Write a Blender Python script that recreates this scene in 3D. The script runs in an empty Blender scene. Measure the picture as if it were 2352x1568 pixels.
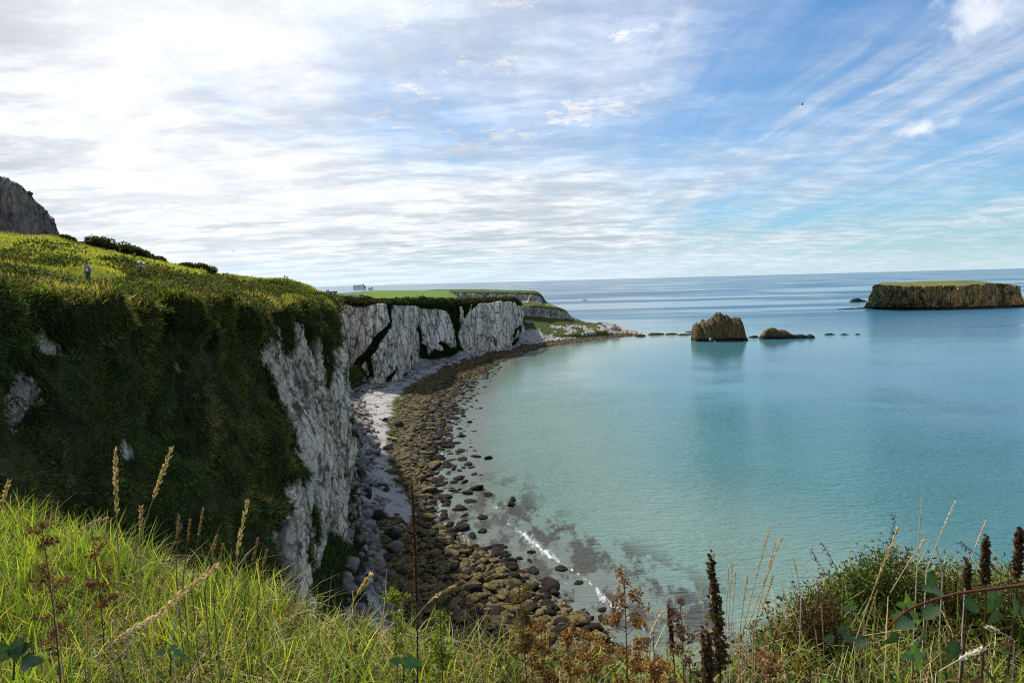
import bpy, bmesh, math, random
import numpy as np
from mathutils import Vector, Matrix, Euler

# ------------------------------------------------------------------ camera, world, sun, exposure
SC = bpy.context.scene
FP = 1307.0                              # focal length in units of a 2352 px wide picture
PIT = math.atan(138 / FP); RHO = math.radians(1.5); CH = 60.0
_F = np.array([0, math.cos(PIT), -math.sin(PIT)]); _R = np.array([1., 0, 0]); _U = np.array([0, math.sin(PIT), math.cos(PIT)])
_R2 = _R * math.cos(RHO) - _U * math.sin(RHO); _U2 = _U * math.cos(RHO) + _R * math.sin(RHO)
cam = bpy.data.cameras.new('camera'); cam_o = bpy.data.objects.new('camera', cam); SC.collection.objects.link(cam_o)
_m = Matrix((_R2, _U2, -_F)).transposed().to_4x4(); _m.translation = (0, 0, CH)
cam_o.matrix_world = _m
cam.sensor_width = 36; cam.lens = FP / 2352 * 36; cam.clip_start = 0.05; cam.clip_end = 120000
SC.camera = cam_o

SUN_AZ = math.radians(-46)               # ahead and to the left, behind thin cloud
SUN_EL = math.radians(50)
sl = bpy.data.lights.new('sun', 'SUN'); sl.energy = 4.8; sl.angle = math.radians(2.5); sl.color = (1, .95, .86)
so = bpy.data.objects.new('sun', sl); SC.collection.objects.link(so)
_sd = Vector((math.sin(SUN_AZ) * math.cos(SUN_EL), math.cos(SUN_AZ) * math.cos(SUN_EL), math.sin(SUN_EL)))
so.rotation_euler = (-_sd).to_track_quat('-Z', 'Y').to_euler()
so.location = (-40, 10, 120)
SC.view_settings.view_transform = 'Standard'; SC.view_settings.look = 'None'
SC.view_settings.gamma = 1; SC.view_settings.use_curve_mapping = False
SC.view_settings.exposure = 0.45

class NT:
    """tiny helper to write node trees"""
    def __init__(s, tree): s.t = tree; s.n = tree.nodes; s.l = tree.links
    def new(s, ty, **k):
        n = s.n.new(ty)
        for a, b in k.items(): setattr(n, a, b)
        return n
    def put(s, sock, v):
        if isinstance(v, bpy.types.NodeSocket): s.l.new(v, sock)
        elif isinstance(v, (tuple, list)) and len(v) == 3 and sock.type == 'RGBA': sock.default_value = (*v, 1)
        else: sock.default_value = v
    def m(s, op, a, b=0.0, c=0.0, clamp=False):
        n = s.new('ShaderNodeMath', operation=op, use_clamp=clamp)
        s.put(n.inputs[0], a); s.put(n.inputs[1], b)
        if op in ('MULTIPLY_ADD', 'SMOOTH_MIN', 'WRAP'): s.put(n.inputs[2], c)
        return n.outputs[0]
    def add(s, a, b): return s.m('ADD', a, b)
    def mul(s, a, b): return s.m('MULTIPLY', a, b)
    def sub(s, a, b): return s.m('SUBTRACT', a, b)
    def vm(s, op, a, b=(0, 0, 0), out=0):
        n = s.new('ShaderNodeVectorMath', operation=op); s.put(n.inputs[0], a)
        if op == 'SCALE': s.put(n.inputs[3], b)
        else: s.put(n.inputs[1], b)
        return n.outputs[out]
    def ss(s, x, lo, hi, a=0.0, b=1.0):
        n = s.new('ShaderNodeMapRange', interpolation_type='SMOOTHSTEP')
        s.put(n.inputs[0], x); s.put(n.inputs[1], lo); s.put(n.inputs[2], hi); s.put(n.inputs[3], a); s.put(n.inputs[4], b)
        return n.outputs[0]
    def lin(s, x, lo, hi, a=0.0, b=1.0):
        n = s.new('ShaderNodeMapRange')
        s.put(n.inputs[0], x); s.put(n.inputs[1], lo); s.put(n.inputs[2], hi); s.put(n.inputs[3], a); s.put(n.inputs[4], b)
        return n.outputs[0]
    def mix(s, f, a, b, mode='MIX'):
        n = s.new('ShaderNodeMix', data_type='RGBA', blend_type=mode)
        s.put(n.inputs[0], f); s.put(n.inputs[6], a); s.put(n.inputs[7], b); return n.outputs[2]
    def mapv(s, v, loc=(0, 0, 0), rot=(0, 0, 0), sc=(1, 1, 1)):
        n = s.new('ShaderNodeMapping'); s.put(n.inputs[0], v)
        n.inputs[1].default_value = loc; n.inputs[2].default_value = rot; n.inputs[3].default_value = sc
        return n.outputs[0]
    def noise(s, v, scale=1.0, det=4, rough=.5, dist=0.0, color=False):
        n = s.new('ShaderNodeTexNoise'); s.put(n.inputs['Vector'], v)
        n.inputs['Scale'].default_value = scale; n.inputs['Detail'].default_value = det
        n.inputs['Roughness'].default_value = rough; n.inputs['Distortion'].default_value = dist
        return n.outputs[1 if color else 0]
    def voro(s, v, scale=1.0, feat='F1', out=0, rnd=1.0):
        n = s.new('ShaderNodeTexVoronoi', feature=feat); s.put(n.inputs['Vector'], v)
        n.inputs['Scale'].default_value = scale; n.inputs['Randomness'].default_value = rnd
        return n.outputs[out]
    def attr(s, name, out='Color'):
        n = s.new('ShaderNodeAttribute', attribute_name=name); return n.outputs[out]
    def bump(s, h, strength=.5, dist=.1, normal=None):
        n = s.new('ShaderNodeBump'); s.put(n.inputs['Height'], h)
        s.put(n.inputs['Strength'], strength); n.inputs['Distance'].default_value = dist
        if normal is not None: s.l.new(normal, n.inputs['Normal'])
        return n.outputs[0]

# ---- sky: Nishita sky seen through layers of cloud, all as functions of direction
W = bpy.data.worlds.new('World'); SC.world = W; W.use_nodes = True
w = NT(W.node_tree); w.n.clear()
sky = w.new('ShaderNodeTexSky', sky_type='NISHITA', sun_disc=False)
sky.sun_elevation = SUN_EL; sky.sun_rotation = SUN_AZ; sky.altitude = 50; sky.air_density = 1.1; sky.dust_density = .6; sky.ozone_density = 1.6
D = w.new('ShaderNodeTexCoord').outputs['Generated']
sx = w.new('ShaderNodeSeparateXYZ'); w.l.new(D, sx.inputs[0])
X, Y, Z = sx.outputs
den = w.add(w.m('MAXIMUM', Z, 0.0), 0.10)
cb = w.new('ShaderNodeCombineXYZ'); w.put(cb.inputs[0], w.m('DIVIDE', X, den)); w.put(cb.inputs[1], w.m('DIVIDE', Y, den))
P = cb.outputs[0]
az = w.m('ARCTAN2', X, Y)                                       # 0 ahead, + right
elv = Z
# thick bright veil to the left, where the sun is behind it
sund = (math.sin(math.radians(-30)) * math.cos(math.radians(30)), math.cos(math.radians(-30)) * math.cos(math.radians(30)), math.sin(math.radians(30)))
cs = w.vm('DOT_PRODUCT', D, sund, out=1)
warp = w.vm('ADD', P, w.vm('SCALE', w.vm('SUBTRACT', w.noise(P, .8, 3, .5, color=True), (.5, .5, .5)), .35))
big = w.noise(w.mapv(warp, (3.1, 1.7, 0), (0, 0, .25), (.42, .75, 1)), 1.0, 5, .55)
med = w.noise(w.mapv(warp, (7.3, .4, 0), (0, 0, .3), (1.2, 2.4, 1)), 1.3, 6, .6)
# cirrus streaks
st = w.noise(w.mapv(warp, (1.3, 5.2, 0), (0, 0, -1.12), (2.1, .24, 1)), 1.0, 7, .58, .0)
st2 = w.noise(w.mapv(warp, (4.3, 2.2, 0), (0, 0, -1.06), (5, .45, 1)), 1.3, 5, .6, 0)
st = w.add(w.mul(st, .72), w.mul(st2, .28))
# altocumulus dapple
dap = w.noise(w.mapv(P, (.3, .8, 0), (0, 0, .5), (6.5, 8.5, 1)), 2.1, 6, .68, .1)
leftb = w.ss(az, .75, -.35)                                     # 1 left .. 0 right
lowb = w.ss(elv, .16, .02)
veil = w.add(w.add(w.mul(leftb, .42), w.mul(big, .62)), w.mul(st, .65))
veil = w.add(veil, w.mul(lowb, .16))
dz = w.mul(w.mul(w.ss(az, .50, .12), w.ss(az, -.40, -.15)), w.ss(elv, .12, .25))
a_veil = w.mul(w.ss(veil, .50, 1.08), w.sub(1.0, w.mul(dz, .18)))
a_st = w.mul(w.ss(st, .38, .64), w.ss(big, .2, .5, .6, 1.0))
a_dap = w.mul(w.ss(w.add(dap, w.mul(w.sub(w.noise(P, 2.2, 3, .6), .5), 1.5)), .38, .78), dz)
cov = w.m('MAXIMUM', w.m('MAXIMUM', a_veil, w.mul(a_st, .72)), a_dap)
# two isolated cumulus on the right
def dirv(u, v):
    d = _F + _R2 * (u - 1176) / FP - _U2 * (v - 784) / FP; d = d / np.linalg.norm(d); return d
def puff(u, v, ru, rv, seed, th=.5):
    d = dirv(u, v); du = dirv(u + 10, v) - d; du /= np.linalg.norm(du); dv = dirv(u, v - 10) - d; dv /= np.linalg.norm(dv)
    rel = w.vm('SUBTRACT', D, tuple(d))
    a = w.m('DIVIDE', w.vm('DOT_PRODUCT', rel, tuple(du), out=1), ru / FP)
    b = w.m('DIVIDE', w.vm('DOT_PRODUCT', rel, tuple(dv), out=1), rv / FP)
    r = w.m('SQRT', w.add(w.mul(a, a), w.mul(b, b)))
    n = w.noise(w.mapv(D, (seed, 0, 0)), 13, 6, .6)
    n2 = w.noise(w.mapv(D, (seed + 3, 0, 0)), 42, 4, .6)
    q = w.add(w.sub(1.0, r), w.add(w.mul(w.sub(n, .5), 2.2), w.mul(w.sub(n2, .5), .6)))
    return w.ss(q, .0, 1.15), b
p1, b1 = puff(2105, 298, 120, 40, 2.1)
p2, b2 = puff(2290, 30, 150, 110, 5.2)
p3, b3 = puff(318, 466, 34, 20, 9.2)
cov = w.m('MAXIMUM', cov, w.mul(w.m('MAXIMUM', p1, w.m('MAXIMUM', w.mul(p2, .85), w.mul(p3, .8))), .95))
# grey undersides
grey = w.noise(w.mapv(warp, (9.3, 2.4, 0), (0, 0, .15), (.95, 1.7, 1)), 1.15, 7, .62)
g1 = w.ss(w.add(grey, w.mul(w.sub(med, .5), .8)), .40, .64)
glow = w.ss(w.add(cs, w.mul(w.sub(big, .5), .35)), .60, 1.04)
glow2 = w.mul(glow, glow)
gstr = w.mul(g1, w.m('MAXIMUM', w.mul(w.sub(1.0, w.mul(glow2, .8)), .9), w.ss(az, -.45, -.85)))
gstr = w.mul(gstr, w.ss(az, .55, -.1, .28, 1.0))
base = w.mix(w.ss(elv, .02, .2), (.47, .54, .58), (.55, .59, .645))
lit = w.mix(glow, base, (.86, .86, .86))
fin_ = w.noise(w.mapv(warp, (2.3, 8.4, 0), (0, 0, .35), (2.6, 4.4, 1)), 1.3, 7, .7)
lit = w.mix(w.mul(w.ss(fin_, .40, .62), w.sub(1.0, w.mul(glow2, .45))), w.mix(.16, lit, (.2, .25, .32)), w.mix(.35, lit, (1, 1, 1)))
col = w.mix(w.m('MINIMUM', gstr, 1.0), lit, w.mix(w.ss(elv, .05, .3), (.33, .40, .45), (.37, .39, .43)))
pw = w.m('MAXIMUM', p1, p2)
col = w.mix(w.mul(w.ss(w.m('MAXIMUM', w.mul(p1, w.ss(b1, -.9, .3)), w.mul(p2, w.ss(b2, -1.2, .2))), .1, .7), .9), col, (.80, .81, .84))
# low haze band on the horizon
hz = w.ss(elv, .075, .0)
bg1 = w.new('ShaderNodeBackground'); bg2 = w.new('ShaderNodeBackground')
skyc = w.mix(1.0, sky.outputs[0], (.36, .67, .90), 'MULTIPLY')
w.l.new(skyc, bg1.inputs[0]); bg1.inputs[1].default_value = .115
w.l.new(w.mix(w.mul(hz, .6), col, (.56, .70, .80)), bg2.inputs[0]); bg2.inputs[1].default_value = 1.0
ms = w.new('ShaderNodeMixShader'); w.put(ms.inputs[0], w.m('MAXIMUM', w.m('MINIMUM', cov, .97), w.mul(hz, .75)))
w.l.new(bg1.outputs[0], ms.inputs[1]); w.l.new(bg2.outputs[0], ms.inputs[2])
wo = w.new('ShaderNodeOutputWorld'); w.l.new(ms.outputs[0], wo.inputs[0])
W.cycles.sampling_method = 'MANUAL'; W.cycles.sample_map_resolution = 512
SC.cycles.max_bounces = 5; SC.cycles.diffuse_bounces = 2; SC.cycles.glossy_bounces = 2
SC.cycles.transmission_bounces = 2; SC.cycles.transparent_max_bounces = 4
SC.cycles.caustics_reflective = False; SC.cycles.caustics_refractive = False

SC.cycles.use_denoising = False
SC.cycles.filter_width = 1.15
SC.cycles.sample_clamp_direct = 3.5; SC.cycles.sample_clamp_indirect = 3.0

# ------------------------------------------------------------------ helpers
RNG = np.random.default_rng(11)
def ray(u, v): return _F + _R2 * (u - 1176) / FP - _U2 * (v - 784) / FP
def at_y(u, v, y):
    d = ray(u, v); return d * (y / d[1]) + np.array([0, 0, CH])
def at_z(u, v, z):
    d = ray(u, v); return d * ((z - CH) / d[2]) + np.array([0, 0, CH])
def fade(t): return t * t * t * (t * (t * 6 - 15) + 10)
def _mixh(h):
    h = h.copy(); h ^= h >> np.uint32(15); h *= np.uint32(2246822519); h ^= h >> np.uint32(13); h *= np.uint32(3266489917); h ^= h >> np.uint32(16)
    return h
_UA, _UB, _UC = np.uint32(374761393), np.uint32(668265263), np.uint32(2147483647)
def _h(ix, iy, iz, seed):
    with np.errstate(over='ignore'):
        h = ix.astype(np.int64).astype(np.uint32) * _UA + iy.astype(np.int64).astype(np.uint32) * _UB + iz.astype(np.int64).astype(np.uint32) * _UC + np.uint32((seed * 1274126177) & 0xffffffff)
        return (_mixh(h) >> np.uint32(8)).astype(np.float32) * np.float32(1 / 16777216.)
def vnoise(p, seed=0):
    p = np.asarray(p, np.float32); fl_ = np.floor(p); f = fade(p - fl_); i = fl_.astype(np.int32).astype(np.uint32)
    fx, fy, fz = f[..., 0], f[..., 1], f[..., 2]
    with np.errstate(over='ignore'):
        hx = i[..., 0] * _UA + np.uint32((seed * 1274126177) & 0xffffffff); hy = i[..., 1] * _UB; hz = i[..., 2] * _UC
        xs = (hx, hx + _UA); ys = (hy, hy + _UB); zs = (hz, hz + _UC)
        def g(a, b, c): return (_mixh(xs[a] + ys[b] + zs[c]) >> np.uint32(8)).astype(np.float32) * np.float32(1 / 8388608.)
        def e(b, c):
            u = g(0, b, c); return u + (g(1, b, c) - u) * fx
        def d(c):
            u = e(0, c); return u + (e(1, c) - u) * fy
        u = d(0); return u + (d(1) - u) * fz - 1
def fbm(p, sc=1.0, oc=4, seed=0, gain=.5, ridged=False):
    p = np.asarray(p, float) * np.asarray(sc, float); a = 1.0; s = 0; n = 0
    for k in range(oc):
        v = vnoise(p * (2.03 ** k) + 17.3 * k, seed + k)
        s = s + a * ((1 - 2 * np.abs(v)) if ridged else v); n += a; a *= gain
    return s / n
def worley(a, b, seed=0, jit=.85):
    ia, ib = np.floor(a).astype(np.int64), np.floor(b).astype(np.int64); z = np.zeros_like(ia)
    f1 = np.full(a.shape, 9.); f2 = np.full(a.shape, 9.); cid = np.zeros(a.shape)
    for da in (-1, 0, 1):
        for db in (-1, 0, 1):
            ca, cb = ia + da, ib + db
            pa = ca + .5 + (_h(ca, cb, z, seed) - .5) * jit; pb = cb + .5 + (_h(ca, cb, z, seed + 7) - .5) * jit
            d = np.sqrt((a - pa) ** 2 + (b - pb) ** 2); hid = _h(ca, cb, z, seed + 13)
            nearer = d < f1
            f2 = np.where(nearer, f1, np.minimum(f2, d)); cid = np.where(nearer, hid, cid); f1 = np.where(nearer, d, f1)
    return f1, f2, cid
def sstep(x, a, b):
    t = np.clip((x - a) / (b - a), 0, 1); return t * t * (3 - 2 * t)

def tag(o, label=None, cat=None, group=None, kind=None):
    if label: o['label'] = label
    if cat: o['category'] = cat
    if group: o['group'] = group
    if kind: o['kind'] = kind
    return o
def mesh_np(name, V, Fq, mat=None, attrs=None, cols=None, smooth=True, mats=None, matidx=None):
    """V (n,3); Fq (m,k) all faces the same size"""
    V = np.asarray(V, np.float32).reshape(-1, 3); Fq = np.asarray(Fq, np.int32)
    me = bpy.data.meshes.new(name); k = Fq.shape[1]; m = len(Fq)
    me.vertices.add(len(V)); me.vertices.foreach_set('co', V.ravel())
    me.loops.add(m * k); me.loops.foreach_set('vertex_index', Fq.ravel())
    me.polygons.add(m); me.polygons.foreach_set('loop_start', np.arange(0, m * k, k, dtype=np.int32))
    me.polygons.foreach_set('loop_total', np.full(m, k, np.int32))
    if mats:
        for x in mats: me.materials.append(x)
        if matidx is not None: me.polygons.foreach_set('material_index', np.asarray(matidx, np.int32))
    elif mat: me.materials.append(mat)
    me.update(calc_edges=True)
    if smooth: me.shade_smooth()
    for n_, a in (attrs or {}).items():
        at = me.attributes.new(n_, 'FLOAT', 'POINT'); at.data.foreach_set('value', np.asarray(a, np.float32).ravel())
    if cols is not None:
        at = me.attributes.new('Col', 'FLOAT_COLOR', 'POINT')
        c4 = np.ones((len(V), 4), np.float32); c4[:, :3] = cols; at.data.foreach_set('color', c4.ravel())
    return me
def link(name, me, parent=None, loc=None):
    o = bpy.data.objects.new(name, me); SC.collection.objects.link(o)
    if parent is not None: o.parent = parent
    if loc is not None: o.location = loc
    return o
def empty(name, loc=(0, 0, 0), rz=0):
    o = bpy.data.objects.new(name, None); SC.collection.objects.link(o); o.location = loc; o.rotation_euler = (0, 0, rz)
    o.empty_display_size = .2; return o
def gridfaces(ns, nt, wrap=False):
    s = np.arange(ns if wrap else ns - 1); t = np.arange(nt - 1)
    S, T = np.meshgrid(s, t, indexing='ij'); S2 = (S + 1) % ns
    return np.stack([S * nt + T, S2 * nt + T, S2 * nt + T + 1, S * nt + T + 1], -1).reshape(-1, 4)
def cr(C, x, ten=.8):
    n = len(C); i = np.clip(np.floor(x).astype(int), 0, n - 2); f = (x - i)
    sh = (-1,) + (1,) * (C.ndim - 1); f = f.reshape(sh)
    p1, p2 = C[i], C[i + 1]; p0 = C[np.maximum(i - 1, 0)]; p3 = C[np.minimum(i + 2, n - 1)]
    m1 = (p2 - p0) * .5 * ten; m2 = (p3 - p1) * .5 * ten
    return (2 * f**3 - 3 * f**2 + 1) * p1 + (f**3 - 2 * f**2 + f) * m1 + (-2 * f**3 + 3 * f**2) * p2 + (f**3 - f**2) * m2
def spread(C, n, axis):
    """n parameter values, spaced evenly by length over distance from where people stand"""
    seg = np.diff(C, axis=axis); mid = (np.take(C, range(1, C.shape[axis]), axis) + np.take(C, range(0, C.shape[axis] - 1), axis)) / 2
    L = np.linalg.norm(seg, axis=-1) / (np.linalg.norm(mid - np.array([0, 0, CH]), axis=-1) ** .85 + 3)
    L = L.mean(axis=1 - axis) + 1e-3; cum = np.concatenate([[0], np.cumsum(L)])
    return np.interp(np.linspace(0, cum[-1], n), cum, np.arange(len(cum)))
def loft(C, ns, nt, ten=.8):
    C = np.array(C, float); s = spread(C, ns, 0); t = spread(C, nt, 1)
    A = cr(C, s, ten); B = cr(A.transpose(1, 0, 2), t, ten * .8).transpose(1, 0, 2)
    return B, s, t
def gnormal(P, flip=False, wrap=False):
    if wrap:
        ds = np.roll(P, -1, 0) - np.roll(P, 1, 0)
    else: ds = np.gradient(P, axis=0)
    dt = np.gradient(P, axis=1); n = np.cross(ds, dt); n /= np.linalg.norm(n, axis=-1, keepdims=True) + 1e-9
    return -n if flip else n
def smooth1(P, k, axis=0):
    for _ in range(k):
        Q = P.copy()
        if axis == 0: Q[1:-1] = (P[:-2] + 2 * P[1:-1] + P[2:]) / 4
        else: Q[:, 1:-1] = (P[:, :-2] + 2 * P[:, 1:-1] + P[:, 2:]) / 4
        P = Q
    return P

# ------------------------------------------------------------------ materials
def new_mat(name):
    m = bpy.data.materials.new(name); m.use_nodes = True; n = NT(m.node_tree); n.n.clear()
    out = n.new('ShaderNodeOutputMaterial'); b = n.new('ShaderNodeBsdfPrincipled'); n.l.new(b.outputs[0], out.inputs[0])
    b.inputs['Specular IOR Level'].default_value = .3
    return m, n, b, out
def pos(n): return n.new('ShaderNodeNewGeometry').outputs['Position']
def objc(n): return n.new('ShaderNodeTexCoord').outputs['Object']
def plain(name, col, rough=.7, var=.15, sc=3.0, spec=.3, metal=0):
    m, n, b, o = new_mat(name); p = objc(n)
    f = n.noise(p, sc, 5, .6); c = n.mix(f, tuple(x * (1 - var) for x in col), tuple(min(1, x * (1 + var)) for x in col))
    n.l.new(c, b.inputs['Base Color']); b.inputs['Roughness'].default_value = rough
    b.inputs['Specular IOR Level'].default_value = spec; b.inputs['Metallic'].default_value = metal
    return m
def leafmat(name, trans=.40, rough=.65, tint=(1, 1, 1), spec=.12):
    m, n, b, out = new_mat(name)
    c = n.attr('Col'); 
    if tint != (1, 1, 1): c = n.mix(1.0, c, tint, 'MULTIPLY')
    n.l.new(c, b.inputs['Base Color']); b.inputs['Roughness'].default_value = rough; b.inputs['Specular IOR Level'].default_value = spec
    tr = n.new('ShaderNodeBsdfTranslucent'); n.l.new(n.mix(1.0, c, (1.35, 1.25, .5), 'MULTIPLY'), tr.inputs[0])
    ms = n.new('ShaderNodeMixShader'); ms.inputs[0].default_value = trans
    n.l.new(b.outputs[0], ms.inputs[1]); n.l.new(tr.outputs[0], ms.inputs[2]); n.l.new(ms.outputs[0], out.inputs[0])
    return m
M_leaf = leafmat('foliage'); M_straw = leafmat('straw', .25, .6)

def chalk_mat(name, tone=(.50, .47, .42), tone2=(.34, .32, .30), dark=(.05, .045, .04), vegc=((.010, .016, .005), (.040, .048, .012)), vs=1.0, scale=1.0, crk=.85):
    m, n, b, out = new_mat(name); p = pos(n)
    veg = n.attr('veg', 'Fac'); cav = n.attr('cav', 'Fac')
    pv = n.mapv(p, (0, 0, 0), (0, 0, 0), (1, 1, .3))
    n1 = n.noise(pv, .25 * scale, 6, .6, .3); n2 = n.noise(p, 1.6 * scale, 6, .7); n3 = n.noise(pv, 3.5 * scale, 5, .65, .5)
    c = n.mix(n.ss(n1, .35, .62), tone2, tone)
    c = n.mix(n.ss(n3, .40, .75, 0, .55), c, tuple(min(.85, x * 1.35) for x in tone))
    c = n.mix(n.ss(n.noise(pv, .11 * scale, 4, .6), .5, .7, 0, .55), c, (tone[0] * .92, tone[1] * .78, tone[2] * .62))   # warm iron stain
    # vertical and bedding joints
    warp = n.vm('ADD', p, n.vm('SCALE', n.noise(p, .5 * scale, 3, .5, color=True), 1.6))
    k1 = n.voro(n.mapv(warp, (0, 0, 0), (0, 0, 0), (.42, .42, .13)), scale, 'DISTANCE_TO_EDGE')
    k2 = n.voro(n.mapv(warp, (5, 2, 0), (0, 0, 0), (.9, .9, .55)), scale, 'DISTANCE_TO_EDGE')
    cr1 = n.mul(n.ss(k1, .10, .0), n.ss(n.noise(p, .3, 2), .33, .5)); cr2 = n.mul(n.ss(k2, .10, .0), n.ss(n2, .38, .56))
    c = n.mix(n.mul(n.m('MAXIMUM', cr1, n.mul(cr2, .7)), crk), c, dark)
    st = n.ss(n.add(n.noise(pv, .8 * scale, 6, .7, .4), n.mul(n.sub(n1, .5), -.5)), .51, .64)
    c = n.mix(n.mul(st, .55), c, dark)                             # damp streaks and lichen
    c = n.mix(n.mul(cav, .8), c, dark)  # recess shade painted into the rock colour, along with dark algae in cracks
    # plants clinging to the rock
    vn = n.add(veg, n.add(n.mul(n.sub(n.noise(p, .55, 7, .7), .5), .9), n.mul(n.sub(n2, .5), .5)))
    vm = n.ss(vn, .46, .56)
    vc = n.mix(n.ss(n.noise(n.mapv(p, (0, 0, 0), (0, 0, 0), (1, 1, .5)), .9, 7, .75), .36, .66), vegc[0], vegc[1])
    c = n.mix(vm, c, vc)
    n.l.new(c, b.inputs['Base Color']); b.inputs['Roughness'].default_value = .88; b.inputs['Specular IOR Level'].default_value = .15
    h = n.add(n.mul(n3, .35), n.add(n.mul(n2, .8), n.mul(n.ss(k1, 0, .12), .7)))
    h = n.add(h, n.mul(n.noise(p, 6, 5, .7), .35))
    n.l.new(n.bump(h, .8, .5 * vs), b.inputs['Normal'])
    return m
M_chalk = chalk_mat('chalk_rock', (.87, .69, .51), (.57, .45, .34), (.045, .034, .024), ((.018, .026, .008), (.070, .082, .020)))
M_chalk_far = chalk_mat('far_chalk_rock', (.88, .75, .60), (.66, .55, .44), (.05, .04, .03), vs=1.6, scale=.5)
M_head = chalk_mat('headland_rock', (.40, .38, .34), (.22, .21, .20), vs=1.6, scale=.6, vegc=((.03, .045, .010), (.075, .10, .02)))

def turf_mat(name, a, b_, c_, sc=1.0, bs=.6):
    m, n, b, out = new_mat(name); p = pos(n)
    n1 = n.noise(p, .06 * sc, 5, .6); n2 = n.noise(n.mapv(p, (0, 0, 0), (0, 0, .4), (1, .5, 1)), .9 * sc, 7, .75); n3 = n.noise(p, 9 * sc, 4, .7)
    c = n.mix(n.ss(n1, .38, .62), a, b_); c = n.mix(n.ss(n2, .42, .68), c, c_); c = n.mix(n.ss(n3, .45, .8, 0, .5), c, tuple(x * .45 for x in a))
    n.l.new(c, b.inputs['Base Color']); b.inputs['Roughness'].default_value = .95; b.inputs['Specular IOR Level'].default_value = .1
    n.l.new(n.bump(n.add(n2, n.mul(n3, .4)), bs, .4 / sc), b.inputs['Normal'])
    return m

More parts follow.
